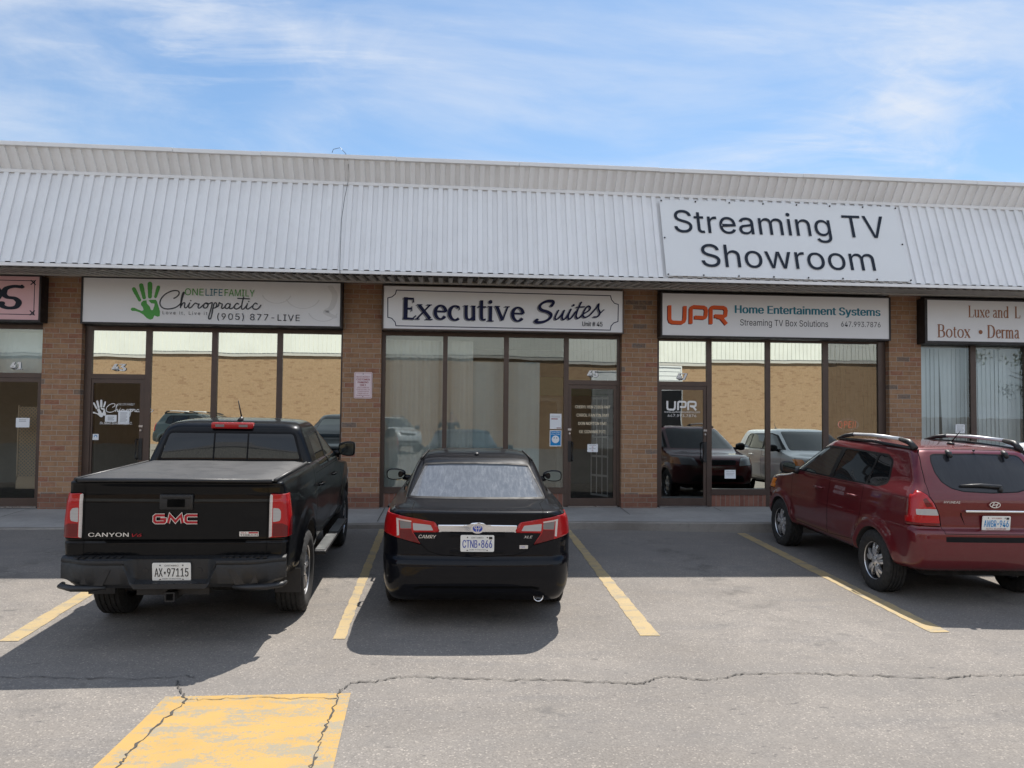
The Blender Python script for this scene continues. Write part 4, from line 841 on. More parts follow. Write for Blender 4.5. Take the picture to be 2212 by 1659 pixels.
# dome light above the middle pane and camera stub under the sign
# ---------------------------------------------------------------- vehicles: shared materials and tools
MT['black_paint'] = paint_car('black_car_paint', (0.0035, 0.0038, 0.0046), dust=0.004, rough=0.35, spec=0.03, coat=0.42)
MT['sedan_paint'] = paint_car('blue_black_car_paint', (0.0035, 0.0040, 0.0062), dust=0.006, rough=0.35, spec=0.03, coat=0.42)
MT['red_paint'] = paint_car('dark_red_car_paint', (0.098, 0.0075, 0.011), flake=0.20, dust=0.02, rough=0.42, spec=0.15)
MT['white_paint'] = paint_car('white_car_paint', (0.62, 0.63, 0.63), dust=0.02, rough=0.40)
MT['silver_paint'] = paint_car('silver_car_paint', (0.42, 0.44, 0.46), flake=0.2, dust=0.02, rough=0.40)
MT['grey_paint'] = paint_car('dark_green_car_paint', (0.018, 0.026, 0.025), dust=0.02, rough=0.40)
MT['mirror'] = simple('wing_mirror_glass', (0.16, 0.20, 0.21), 0.05, 1.0, var=0.03)
MT['satin'] = simple('satin_aluminium', (0.60, 0.61, 0.62), 0.4, 0.25, var=0.06)
MT['tyre'] = simple('tyre_rubber', (0.018, 0.0175, 0.017), 0.85, var=0.3, vscale=14, bmp=0.2, bscale=60)
MT['liner'] = simple('wheel_arch_liner', (0.006, 0.006, 0.006), 0.9)
MT['seam'] = simple('panel_gap', (0.002, 0.002, 0.002), 0.9, spec=0.1)
MT['trim_black'] = simple('black_window_trim', (0.006, 0.006, 0.007), 0.55, spec=0.15, var=0.1)
MT['bumper_plastic'] = simple('textured_bumper_plastic', (0.0085, 0.0088, 0.0098), 0.5, var=0.15, vscale=20, bmp=0.12, bscale=300)
MT['alloy'] = simple('alloy_wheel', (0.62, 0.62, 0.63), 0.30, 0.75, var=0.08)
MT['dark_alloy'] = simple('dark_alloy', (0.035, 0.035, 0.037), 0.35, 0.6)
MT['brake'] = simple('brake_disc', (0.05, 0.045, 0.04), 0.5, 0.6)
MT['plate_white'] = simple('plate_white', (0.70, 0.70, 0.67), 0.45, var=0.05)
MT['plate_blue'] = simple('plate_blue', (0.03, 0.06, 0.34), 0.4)
MT['plate_black'] = simple('plate_black', (0.015, 0.015, 0.018), 0.4)
MT['tonneau'] = simple('tonneau_vinyl', (0.035, 0.035, 0.036), 0.55, var=0.2, vscale=3, bmp=0.15, bscale=120)
MT['badge_red'] = simple('badge_red', (0.36, 0.012, 0.02), 0.25, 0.3, var=0.05)
MT['step_alu'] = simple('step_aluminium', (0.33, 0.34, 0.34), 0.4, 0.8, var=0.15)
def lens(name, col, rough=0.08, spec=0.8):
    m, nt, out = nodes_of(name); v = ocoord(nt, (1, 1, 1))
    wv = N(nt, 'ShaderNodeTexWave', wave_type='BANDS', bands_direction='Z'); wv.inputs['Scale'].default_value = 26; nt.links.new(v, wv.inputs['Vector'])
    c = mixc(nt, math_n(nt, 'MULTIPLY', wv.outputs['Fac'], 0.35), col, tuple(x*0.45 for x in col))
    pbsdf(nt, out, c, 0.4, 0, 0.15, 0.8, bump(nt, wv.outputs['Fac'], 0.15, 0.004)); return m
MT['lens_red'] = lens('red_lamp_lens', (0.40, 0.004, 0.006)); MT['lens_dark'] = lens('deep_red_lamp_lens', (0.13, 0.002, 0.004))
MT['lens_clear'] = lens('clear_lamp_lens', (0.42, 0.41, 0.40)); MT['lens_grey'] = lens('smoked_lamp_lens', (0.20, 0.19, 0.185)); MT['lens_amber'] = lens('amber_lamp_lens', (0.75, 0.22, 0.02))
MT['lens_pale'] = lens('pale_lamp_edge', (0.60, 0.54, 0.50))
MT['reflector'] = simple('lamp_reflector', (0.6, 0.6, 0.6), 0.15, 1.0)
def car_glass(name, base, dust=0.0, spec=0.48):
    m, nt, out = nodes_of(name); v = ocoord(nt)
    c = base; rg = 0.02
    if dust:
        st = noise(nt, ocoord(nt, (24, 4, 2.0)), 1.6, 9, 0.72, 0.5); bl = noise(nt, v, 5.5, 6, 0.65)
        s = N(nt, 'ShaderNodeSeparateXYZ'); nt.links.new(v, s.inputs[0])
        d = math_n(nt, 'MULTIPLY', math_n(nt, 'ADD', ramp(nt, st, 0.36, 0.80, 0.50, 1.0), 0), ramp(nt, bl, 0.25, 0.65, 0.80, 1.0))
        d = math_n(nt, 'MULTIPLY', d, dust)
        c = mixc(nt, d, base, (0.50, 0.52, 0.55)); rg = ramp(nt, d, 0, 0.5, 0.02, 0.30)
    p = pbsdf(nt, out, c, rg, 0, spec, 0); return m
MT['glass_tint'] = car_glass('tinted_car_glass', (0.006, 0.007, 0.008))
MT['glass_rear'] = car_glass('dusty_tinted_glass', (0.010, 0.011, 0.014), dust=0.03, spec=0.4)
MT['glass_dusty'] = car_glass('water_streaked_glass', (0.03, 0.033, 0.04), dust=0.27)
MT['glass_clear'] = car_glass('light_car_glass', (0.020, 0.024, 0.024))
def pchip(xs, ys):
    n = len(xs); h = [xs[i+1]-xs[i] for i in range(n-1)]; d = [(ys[i+1]-ys[i])/h[i] for i in range(n-1)]
    m = [0.0]*n; m[0] = d[0]; m[-1] = d[-1]
    for i in range(1, n-1):
        if d[i-1]*d[i] > 0:
            w1 = 2*h[i]+h[i-1]; w2 = h[i]+2*h[i-1]; m[i] = (w1+w2)/(w1/d[i-1]+w2/d[i])
    def f(x):
        x = min(max(x, xs[0]), xs[-1]); i = 0
        while i < n-2 and x > xs[i+1]: i += 1
        t = (x-xs[i])/h[i]; a = ys[i]; b = ys[i+1]
        return (2*t**3-3*t*t+1)*a + (t**3-2*t*t+t)*h[i]*m[i] + (-2*t**3+3*t*t)*b + (t**3-t*t)*h[i]*m[i+1]
    return f
def body_shell(rows, per, plan, tilt=None, bulge=None, Nr=16, Nc=7, Ns=84, Nf=14):
    """stack of horizontal outlines: rows = (z, y_rear, y_front, half width, rear corner rx, ry, front corner rx, ry, rear bow, front bow)"""
    n = len(rows); xs = list(range(n)); F = [pchip(xs, [r[k] for r in rows]) for k in range(10)]
    bm = bmesh.new(); rings = []
    for s in range((n-1)*per+1):
        t = s/per; z, yr, yf, w, rx, ry, fx, fy, br, bf = [f(t) for f in F]
        rx = min(rx, w*.95); fx = min(fx, w*.95); ry = min(ry, (yf-yr)*.45); fy = min(fy, (yf-yr)*.45)
        half = []
        wr = w*plan(yr+ry+br, z); wf = w*plan(yf-fy-bf, z)
        yre = lambda x: yr + br*(x/max(w, 1e-4))**2
        yfe = lambda x: yf - bf*(x/max(w, 1e-4))**2
        for i in range(Nr): x = (wr-rx)*i/Nr; half.append((x, yre(x)))
        y0 = yre(wr-rx)
        for i in range(Nc): a = (math.pi/2)*i/Nc; half.append((wr-rx+rx*math.sin(a), y0+ry*(1-math.cos(a))))
        y1 = yfe(wf-fx)
        ys, ye = y0+ry, y1-fy
        for i in range(Ns+1): y = ys+(ye-ys)*i/Ns; half.append((w*plan(y, z), y))
        for i in range(1, Nc+1): a = (math.pi/2)*i/Nc; half.append((wf-fx+fx*math.cos(a), ye+fy*math.sin(a)))
        for i in range(1, Nf+1): x = (wf-fx)*(1-i/Nf); half.append((x, yfe(x)))
        full = half + [(-x, y) for x, y in half[-2:0:-1]]
        ring = []
        for x, y in full:
            zz_ = z + (tilt(y, z) if tilt else 0)
            if bulge: x += math.copysign(bulge(abs(x), y, zz_), x) if abs(x) > .3 else 0
            ring.append(bm.verts.new((x, y, zz_)))
        rings.append(ring)
    m = len(rings[0])
    for a, b in zip(rings, rings[1:]):
        for i in range(m):
            bm.faces.new((a[i], a[(i+1) % m], b[(i+1) % m], b[i]))
    top = rings[-1]; cv = bm.verts.new(sum((v.co for v in top), Vector())/m + Vector((0, 0, .001)))
    for i in range(m): bm.faces.new((top[i], top[(i+1) % m], cv))
    f = bm.faces.new(rings[0][::-1]); f.material_index = 1
    for f in bm.faces: f.smooth = True
    bm.normal_update(); return bm
AX = {'x': (1, 2), 'y': (0, 2), 'z': (0, 1)}
def inside(p, q, poly):
    c = False; j = len(poly)-1
    for i in range(len(poly)):
        (x0, y0), (x1, y1) = poly[i], poly[j]
        if (y0 > q) != (y1 > q) and p < (x1-x0)*(q-y0)/(y1-y0)+x0: c = not c
        j = i
    return c
def cut(bm, poly, view, filt):
    """cut the outline of poly (seen along the view axis) into the surface; returns the faces inside it"""
    ip, iq = AX[view]
    mnp, mxp = min(p[0] for p in poly)-.15, max(p[0] for p in poly)+.15; mnq, mxq = min(p[1] for p in poly)-.15, max(p[1] for p in poly)+.15
    def ok(f):
        c = f.calc_center_median()
        return mnp < c[ip] < mxp and mnq < c[iq] < mxq and filt(c, f.normal)
    cand = {f for f in bm.faces if ok(f)}
    for i in range(len(poly)):
        a, b = poly[i], poly[(i+1) % len(poly)]; d = Vector((b[0]-a[0], b[1]-a[1]))
        if d.length < 1e-5: continue
        lo = (min(a[0], b[0])-.004, min(a[1], b[1])-.004); hi = (max(a[0], b[0])+.004, max(a[1], b[1])+.004); sel = []
        for f in cand:
            ps = [v.co[ip] for v in f.verts]; qs = [v.co[iq] for v in f.verts]
            if max(ps) >= lo[0] and min(ps) <= hi[0] and max(qs) >= lo[1] and min(qs) <= hi[1]: sel.append(f)
        if not sel: continue
        co = [0, 0, 0]; no = [0, 0, 0]; co[ip], co[iq] = a; no[ip], no[iq] = -d.y, d.x
        es = {e for f in sel for e in f.edges}; vs = {v for f in sel for v in f.verts}
        old = set(cand)
        r = bmesh.ops.bisect_plane(bm, geom=list(sel)+list(es)+list(vs), dist=1e-6, plane_co=co, plane_no=no)
        cand = {f for f in cand if f.is_valid}
        for e in r['geom_cut']:
            if isinstance(e, bmesh.types.BMEdge):
                for f in e.link_faces:
                    if f not in cand:
                        f.normal_update(); c = f.calc_center_median()
                        if filt(c, f.normal): cand.add(f)
    out = []
    for f in cand:
        c = f.calc_center_median()
        if inside(c[ip], c[iq], poly): out.append(f)
    return out
def extract(bm, faces, name, m, parent, push=0.0, keep=False, rim=0.0, mi=None):
    """lift the faces off the shell into a mesh of their own"""
    nb = bmesh.new(); vm = {}; nf = []
    for f in faces:
        for v in f.verts:
            if v not in vm: vm[v] = nb.verts.new(v.co + v.normal*push)
        try: g = nb.faces.new([vm[v] for v in f.verts]); g.smooth = True; g.material_index = (mi(f) if mi else 0); nf.append(g)
        except ValueError: pass
    if rim:
        nb.normal_update(); bd = [e for e in nb.edges if e.is_boundary]
        vn = {v: v.normal.copy() for e in bd for v in e.verts}
        r = bmesh.ops.extrude_edge_only(nb, edges=bd)
        for v in r['geom']:
            if isinstance(v, bmesh.types.BMVert):
                src = min(vn, key=lambda q: (q.co-v.co).length_squared); v.co -= vn[src]*rim
    if not keep: bmesh.ops.delete(bm, geom=[f for f in faces if f.is_valid], context='FACES')
    o = link(name, nb, m); o.parent = parent; return o
def paint(faces, mi):
    for f in faces: f.material_index = mi
def rounded(pts, r=.03, n=4):
    out = []; m = len(pts)
    for i in range(m):
        p = Vector(pts[i]); a = Vector(pts[i-1]); b = Vector(pts[(i+1) % m]); rr = r[i] if isinstance(r, (list, tuple)) else r
        da, db = (a-p), (b-p); k = min(rr, da.length*.45, db.length*.45)
        if k < 1e-4: out.append((p.x, p.y)); continue
        s, e = p+da.normalized()*k, p+db.normalized()*k
        for t in range(n+1):
            u = t/n; q = (1-u)**2*s + 2*u*(1-u)*p + u*u*e; out.append((q.x, q.y))
    return out
def inset(poly, d):
    """shrink a polygon by d"""
    ar = sum(poly[i-1][0]*poly[i][1]-poly[i][0]*poly[i-1][1] for i in range(len(poly))); sg = 1 if ar > 0 else -1; out = []; m = len(poly)
    for i in range(m):
        p = Vector(poly[i]); a = (p-Vector(poly[i-1])); b = (Vector(poly[(i+1) % m])-p)
        if a.length < 1e-6 or b.length < 1e-6: out.append(poly[i]); continue
        a.normalize(); b.normalize(); n1 = Vector((-a.y, a.x))*sg; n2 = Vector((-b.y, b.x))*sg; n_ = (n1+n2)
        if n_.length < .2: out.append((p.x+n1.x*d, p.y+n1.y*d)); continue
        n_.normalize(); k = d/max(.35, n_.dot(n1)); q = p+n_*k; out.append((q.x, q.y))
    return out
def strip(pts, w):
    """closed band polygon of width w along an open line"""
    L, Rr = [], []
    for i, p in enumerate(pts):
        p = Vector(p); a = Vector(pts[max(i-1, 0)]); b = Vector(pts[min(i+1, len(pts)-1)]); d = (b-a).normalized(); n_ = Vector((-d.y, d.x))*w*.5
        L.append((p.x+n_.x, p.y+n_.y)); Rr.append((p.x-n_.x, p.y-n_.y))
    return L + Rr[::-1]
def circle(cy, cz, r, n=40, z0=None): return [(cy+r*math.cos(2*math.pi*k/n), cz+r*math.sin(2*math.pi*k/n)) for k in range(n)]
def side(sg): return lambda c, n: c.x*sg > .3 and n.x*sg > .12
def rear(c, n): return n.y < -.10
def arches(bm, cy, cz, r, parent_bm_mi=2):
    for sg in (1, -1):
        fs = cut(bm, circle(cy, cz, r), 'x', lambda c, n: c.x*sg > .45 and n.x*sg > .0)
        fs = [f for f in fs if f.is_valid]
        bmesh.ops.delete(bm, geom=fs, context='FACES')
        bd = [e for e in bm.edges if e.is_boundary and all(abs(math.hypot(v.co.y-cy, v.co.z-cz)-r) < .02 and v.co.x*sg > .45 for v in e.verts)]
        if bd:
            r1 = bmesh.ops.extrude_edge_only(bm, edges=bd)
            for v in r1['geom']:
                if isinstance(v, bmesh.types.BMVert): v.co.x -= sg*.34
                elif isinstance(v, bmesh.types.BMFace): v.material_index = parent_bm_mi; v.smooth = True
def wheel(parent, name, c, r, w, rim, style, sg):
    """wheel (brake disc) > tyre, rim"""
    bm = bmesh.new(); lathe(bm, [(-.02, .02), (-.02, rim*.78), (.0, rim*.78), (.0, .02)], 'x', 28); o = link(name, bm, MT['brake'], smooth=True, angle=40); o.parent = parent
    o.location = c; o.rotation_euler = (0, 0, 0 if sg > 0 else math.pi)
    h = w/2; bm = bmesh.new(); seg = 96; dpt = .009
    prof = [(-h*.80, rim*.97), (-h*.96, rim+.02), (-h*1.02, rim+(r-rim)*.5), (-h*.96, r-.035), (-h*.84, r-.008)]
    for k in range(5):
        a0 = -h*.80 + k*h*.33; prof += [(a0, r-.002), (a0+.001, r), (a0+h*.24, r), (a0+h*.245, r-dpt), (a0+h*.325, r-dpt)]
    prof = prof[:-2] + [(h*.84, r-.008), (h*.96, r-.035), (h*1.02, rim+(r-rim)*.5), (h*.96, rim+.02), (h*.80, rim*.97)]
    rg = lathe(bm, prof, 'x', seg)
    for i, ring in enumerate(rg):
        if 3 <= i <= len(rg)-4:
            sh = 0 if abs(prof[i][0]) > h*.45 else 1
            for k in range(seg):
                if (k+sh*2+(i > len(rg)/2)*3) % 6 == 0:
                    v = ring[k]; q = math.hypot(v.co.y, v.co.z); f = (q-.008)/q; v.co.y *= f; v.co.z *= f
    t = link('tyre', bm, MT['tyre'], smooth=True, angle=35); t.parent = o
    # rim: barrel, lip, spokes, hub
    bm = bmesh.new()
    lathe(bm, [(-h*.75, rim*.96), (-h*.6, rim*.90), (h*.45, rim*.88), (h*.74, rim*.945), (h*.80, rim*.97), (h*.82, rim*1.0), (h*.79, rim*1.02)], 'x', 48, 1 if style != 'truck' else 1)
    for f in bm.faces:
        c_ = f.calc_center_median()
        if c_.x > h*.6: f.material_index = 0
    fx = h*.70
    def spoke(a, prof_, mi=0, tw=0.0):
        """prof_: (radius, half width, x)"""
        ca, sa = math.cos(a), math.sin(a); top = []; bot = []
        for (rr, hw, x) in prof_:
            off = tw*rr
            for lst, s_ in ((top, 1), (bot, -1)):
                u = off + s_*hw; lst.append(((x, rr*ca-u*sa, rr*sa+u*ca)))
        vt = [bm.verts.new(p) for p in top]; vb = [bm.verts.new(p) for p in bot]
        vt2 = [bm.verts.new((p[0]-.028, p[1], p[2])) for p in top]; vb2 = [bm.verts.new((p[0]-.028, p[1], p[2])) for p in bot]
        mid = [bm.verts.new((prof_[i][2]+.006, prof_[i][0]*ca-tw*prof_[i][0]*sa, prof_[i][0]*sa+tw*prof_[i][0]*ca)) for i in range(len(prof_))]
        for i in range(len(prof_)-1):
            for q in ((vb[i], vb[i+1], mid[i+1], mid[i]), (mid[i], mid[i+1], vt[i+1], vt[i]), (vt[i], vt[i+1], vt2[i+1], vt2[i]), (vb2[i], vb2[i+1], vb[i+1], vb[i])):
                f = bm.faces.new(q); f.material_index = mi
    if style == 'suv':
        for k in range(5):
            for s_ in (-1, 1): spoke(2*math.pi*k/5+.3+s_*.21, [(.045, .015, fx-.005), (.10, .021, fx+.006), (rim*.72, .024, fx-.002), (rim*.94, .014, fx-.02)])
        hub = (.06, fx+.006)
    elif style == 'truck':
        for k in range(6):
            a = 2*math.pi*k/6+.2
            spoke(a-.13, [(.05, .018, fx-.01), (rim*.6, .017, fx), (rim*.95, .030, fx-.004)]); spoke(a+.13, [(.05, .018, fx-.01), (rim*.6, .017, fx), (rim*.95, .030, fx-.004)])
            spoke(a, [(.05, .03, fx-.02), (rim*.95, .05, fx-.02)], 1)
        hub = (.07, fx+.0)
    else:
        for k in range(10): spoke(2*math.pi*k/10, [(.05, .018, fx-.01), (rim*.6, .018, fx), (rim*.95, .028, fx-.01)])
        hub = (.06, fx)
    lathe(bm, [(fx-.04, hub[0]+.03), (fx-.01, hub[0]+.02), (hub[1], hub[0]*.7), (hub[1]+.006, .03), (hub[1]+.006, .001)], 'x', 24, 0)
    for k in range(5):
        a = 2*math.pi*k/5+.6; lathe(bm, [(fx-.005, .011), (fx+.004, .009), (fx+.004, .001)], 'x', 8, 1, (0, .057*math.cos(a), .057*math.sin(a)))
    rm = link('rim', bm, [MT['alloy'], MT['dark_alloy']], smooth=True, angle=30); rm.parent = o
    return o
def plate(parent, c, pitch, word, top, bot, col, w=.305, h=.152, sticker=False, special=None):
    """number plate facing the rear (-y)"""
    t = empty('number_plate_hold'); bpy.data.objects.remove(t)
    ca, sa = math.cos(pitch), math.sin(pitch)
    def P(p, q, z): return (c[0]+p, c[1]-z*ca+q*sa, c[2]+q*ca+z*sa)
    bm = bmesh.new(); pts = []
    for cx, cz, a0 in ((w/2-.012,h/2-.012,0),(-w/2+.012,h/2-.012,90),(-w/2+.012,-h/2+.012,180),(w/2-.012,-h/2+.012,270)): pts += seg_arc(cx, cz, .012, .012, a0, a0+90, 4)
    bm.faces.new([bm.verts.new(P(p[0], p[1], .004)) for p in pts]); m = len(pts)
    for i in range(m): quad(bm, [P(*pts[i], .004), P(*pts[i], -.002), P(*pts[(i+1)%m], -.002), P(*pts[(i+1)%m], .004)])
    o = link('number_plate', bm, MT['plate_white']); o.parent = parent
    a = Art(P); a.lift = .0046
    L, Rg = word.split('-'); nL, nR = len(L), len(Rg); tot = nL+nR+.8; u = (w-.03)/tot; x = -w/2+.015
    a.text(L, col, x+.003, x+nL*u-.003, -.040, .032, bold=.018); a.text(Rg, col, x+(nL+.8)*u+.003, x+tot*u-.003, -.040, .032, bold=.018)
    xc = x+(nL+.4)*u; a.disc(xc, -.004, u*.22, .008, col, 8); a.rect(xc-u*.2, xc+u*.2, -.018, -.012, col)
    a.text(top, 'plate_black' if special is None else 'badge_red', -.055, .055, .047, .060); a.text(bot, 'plate_black' if special is None else 'badge_red', -.075 if special is None else -.11, .075 if special is None else .11, -.062 if special is None else -.066, -.053 if special is None else -.05)
    for sx in (-.09, .09):
        a.disc(sx, .056, .006, .006, 'plate_black', 8)
        if special is None: a.disc(sx, -.062, .008, .004, 'plate_black', 8)
    if sticker: a.rect(.105, .135, .040, .062, 'plate_black')
    for mm, b in a.bms.items(): q = link('plate_print', b, MT[mm]); q.parent = o
    return o
def mirror(parent, c, sg, sx, sy, sz, m, rot=0.0, arm=True, sq=.62):
    bm = bmesh.new(); bmesh.ops.create_uvsphere(bm, u_segments=20, v_segments=14, radius=1)
    for v in bm.verts:
        p = v.co; e = lambda t: math.copysign(abs(t)**sq, t)
        x, y, z = e(p.x), e(p.y), e(p.z)
        if y < 0: y *= .28
        v.co = (x*sx*(1-.12*(z < 0)*(x*sg < 0)), y*sy, z*sz*(1-.22*max(0, -x*sg)))
    bmesh.ops.rotate(bm, verts=bm.verts, cent=(0,0,0), matrix=Matrix.Rotation(rot*sg, 3, 'Z')); bmesh.ops.translate(bm, verts=bm.verts, vec=c)
    if arm: tube(bm, [(c[0]-sg*sx*.7, c[1]+.01, c[2]-sz*.45), (c[0]-sg*sx*1.75, c[1]+.03, c[2]-sz*.75)], [.035, .045], 10)
    o = link('wing_mirror', bm, m, smooth=True); o.parent = parent
    bm = bmesh.new(); bm.faces.new([bm.verts.new((c[0]+.86*sx*e2*(1), c[1]-sy*.285-.002, c[2]+.80*sz*f2*(1-.18*max(0, -e2*sg)))) for e2, f2 in [(math.copysign(abs(math.cos(a))**sq, math.cos(a)), math.copysign(abs(math.sin(a))**sq, math.sin(a))) for a in [2*math.pi*k/28 for k in range(28)]]])
    g = link('mirror_glass', bm, MT['mirror']); g.parent = o
    return o
def handle(parent, x, y, z, sg, m, L=.21, hh=.022):
    bm = bmesh.new(); tube(bm, [(x-sg*.012, y-L/2, z), (x+sg*.028, y-L*.38, z+.003), (x+sg*.032, y, z+.004), (x+sg*.028, y+L*.38, z+.003), (x-sg*.012, y+L/2, z)], [.010, .014, .015, .014, .010], 8)
    o = link('door_handle', bm, m, smooth=True); o.parent = parent; return o
def place_car(root, x, y, yaw, dz=0.0):
    n = Vector((.006, -.022, 1)).normalized(); f = Vector((math.sin(yaw), math.cos(yaw), 0)); f = (f - n*f.dot(n)).normalized(); r = f.cross(n)
    Mx = Matrix((r, f, n)).transposed().to_4x4(); Mx.translation = Vector((x, y, zg(x, y)+dz)); root.matrix_world = Mx
    return root
def body_x(bm, y, z, sg):
    """outermost shell x near (y, z)"""
    best, bx = 9, .85
    for v in bm.verts:
        if v.co.x*sg > .3:
            d = (v.co.y-y)**2 + (v.co.z-z)**2
            if d < best: best, bx = d, v.co.x
    return bx
def surf_y(bm, x, z):
    """rear surface y at (x, z)"""
    best, by = 9, 0
    for v in bm.verts:
        if v.co.y < 1.0:
            d = (v.co.x-x)**2 + (v.co.z-z)**2 + .02*max(0, v.co.y)
            if d < best: best, by = d, v.co.y
    return by
def side_doors(bm, root, specs, m, seam_mi, handles):
    """cut each door out of the shell: outline with a dark gap round it"""
    for sg in (1, -1):
        for k, poly in enumerate(specs):
            ring = cut(bm, poly, 'x', side(sg)); paint([f for f in ring if f.material_index == 0], seam_mi)
            ins = cut(bm, inset(poly, .006), 'x', side(sg)); ins = [f for f in ins if f.material_index in (0, seam_mi)]
            o = extract(bm, ins, 'door', m, root)
            hy, hz = handles[k]; bx = body_x(bm, hy, hz, sg)
            hx = max((v.co.x*sg for v in o.data.vertices if abs(v.co.y-hy) < .12 and abs(v.co.z-hz) < .06), default=bx*sg)*sg
            handle(o, hx, hy, hz, sg, m)
def side_glass(bm, root, outer, panes, mats, trim_mi):
    for sg in (1, -1):
        paint(cut(bm, outer, 'x', side(sg)), trim_mi)
        for p, mm in zip(panes, mats):
            fs = [f for f in cut(bm, p, 'x', side(sg)) if f.material_index == trim_mi]
            extract(bm, fs, 'side_window', mm, root, push=-.004)
BODYM = lambda p: [MT[p], MT['liner'], MT['liner'], MT['trim_black'], MT['seam']]
def both(poly): return poly + [(-x, z) for x, z in poly[::-1]]
def lamp_pair(bm, root, outer, zones, mats, name, filt, push=.004, view='y'):
    for sg in (1, -1):
        P = [(x*sg, z) for x, z in outer]; fl = lambda c, n: filt(c, n) and c.x*sg > .05
        paint([f for f in cut(bm, inset(P, -.008), view, fl) if f.material_index == 0], 4)
        zs = []
        for zp, mi in zones:
            q = [(x*sg, z) for x, z in zp]; cut(bm, q, view, fl); zs.append((q, mi))
        fs = cut(bm, P, view, fl); ip, iq = AX[view]
        def mi(f):
            c = f.calc_center_median()
            for q, k in zs:
                if inside(c[ip], c[iq], q): return k
            return 0
        extract(bm, fs, name, [MT[m] for m in mats], root, push=push, rim=.02, mi=mi)
def art_on(root, place, lift=.004):
    a = Art(place); a.lift = lift; return a
def fin_art(a, name, parent):
    for m, b in a.bms.items(): o = link(name, b, MT[m]); o.parent = parent
# ================================================================= pickup truck
tr = tag(empty('pickup_truck'), 'black crew cab pickup truck with soft bed cover parked facing the shops', 'pickup truck')
RW = [(.47,.12,5.00,.80,.08,.10,.30,.40,0,.10),(.53,.04,5.12,.875,.07,.09,.28,.40,0,.10),(.62,.012,5.20,.905,.06,.08,.28,.42,.02,.10),(.74,.006,5.22,.915,.06,.08,.26,.42,.02,.10),(.845,.006,5.23,.92,.06,.08,.26,.42,.02,.10),
      (.862,.016,5.23,.92,.06,.08,.26,.42,.02,.10),(.885,.004,5.23,.92,.06,.08,.26,.42,.02,.10),(1.0,.008,5.22,.92,.06,.08,.26,.42,.02,.12),(1.08,.010,5.16,.915,.06,.08,.26,.40,.02,.14),(1.13,.010,5.0,.91,.06,.08,.26,.40,.02,.16),
      (1.18,.010,4.5,.905,.06,.08,.22,.40,.02,.16),(1.215,.016,4.12,.90,.06,.08,.2,.35,.02,.16),(1.26,.020,3.98,.893,.06,.08,.2,.3,.02,.16),(1.315,.006,3.92,.882,.055,.07,.2,.3,.02,.16),(1.345,-.010,3.90,.872,.05,.06,.2,.3,.02,.16),(1.362,.02,3.88,.86,.05,.05,.2,.3,.02,.16),
      (1.368,.20,3.87,.85,.05,.05,.2,.3,.01,.16),(1.370,1.50,3.86,.845,.05,.05,.2,.3,.0,.16),(1.374,1.70,3.85,.84,.08,.06,.2,.3,.02,.16),(1.42,1.706,3.76,.825,.10,.08,.2,.3,.02,.16),(1.55,1.728,3.44,.775,.11,.09,.2,.3,.02,.14),(1.67,1.752,3.16,.725,.12,.10,.2,.3,.02,.12),
      (1.735,1.785,3.02,.695,.14,.12,.2,.3,.02,.10),(1.775,1.85,2.90,.655,.16,.14,.2,.25,.02,.08),(1.802,2.02,2.74,.58,.18,.2,.2,.2,.02,.05),(1.816,2.28,2.58,.42,.2,.2,.2,.2,0,0),(1.822,2.40,2.48,.10,.05,.03,.05,.03,0,0)]
def t_plan(y, z):
    k = 1 - .035*sm(4.0, 5.2, y) - .012*sm(1.2, .0, y)
    if z > 1.37: k -= .04*sm(3.0, 1.7, y)*0
    return k
def t_bulge(x, y, z):
    b = 0
    for cy in (1.04, 4.30):
        d = math.hypot(y-cy, z-.39)
        if z < 1.1: b += .034*math.exp(-((d-.515)/.055)**2)*sm(.35, .5, z)
        if z < 1.22: b += .012*math.exp(-((d-.72)/.12)**2)*sm(.8, 1.0, z)
    return b
bm = body_shell(RW, 4, t_plan, None, t_bulge)
arches(bm, 1.04, .39, .475); arches(bm, 4.30, .39, .475)
# rear window in three panes
paint(cut(bm, rounded([(-.745,1.385),(.745,1.385),(.655,1.695),(-.655,1.695)], .05), 'y', lambda c, n: n.y < -.3 and c.y > 1.2), 3)
for (a0, a1, b0, b1) in ((-.715,-.18,-.635,-.18),(-.165,.165,-.165,.165),(.18,.715,.18,.635)):
    fs = cut(bm, rounded([(a0,1.405),(a1,1.405),(b1,1.675),(b0,1.675)], [.03 if abs(a0) > .5 else .003, .03 if abs(a1) > .5 else .003, .035 if abs(b1) > .5 else .003, .035 if abs(b0) > .5 else .003]), 'y', lambda c, n: n.y < -.3 and c.y > 1.2)
    extract(bm, [f for f in fs if f.material_index == 3], 'rear_window', MT['glass_tint'], tr, push=-.004)
ws = cut(bm, rounded([(-.70,1.30),(.70,1.30),(.60,1.70),(-.60,1.70)], .05), 'y', lambda c, n: n.y > .2 and c.y < 4.2 and c.z > 1.28)
extract(bm, ws, 'windscreen', MT['glass_clear'], tr, push=-.004)
side_glass(bm, tr, rounded([(1.96,1.275),(2.08,1.66),(2.22,1.695),(2.95,1.69),(3.15,1.63),(3.80,1.265)], .05),
           [rounded([(2.02,1.30),(2.13,1.645),(2.72,1.665),(2.74,1.295)], .04), rounded([(2.82,1.295),(2.80,1.665),(2.98,1.655),(3.66,1.29)], .04)], [MT['glass_tint'], MT['glass_clear']], 3)
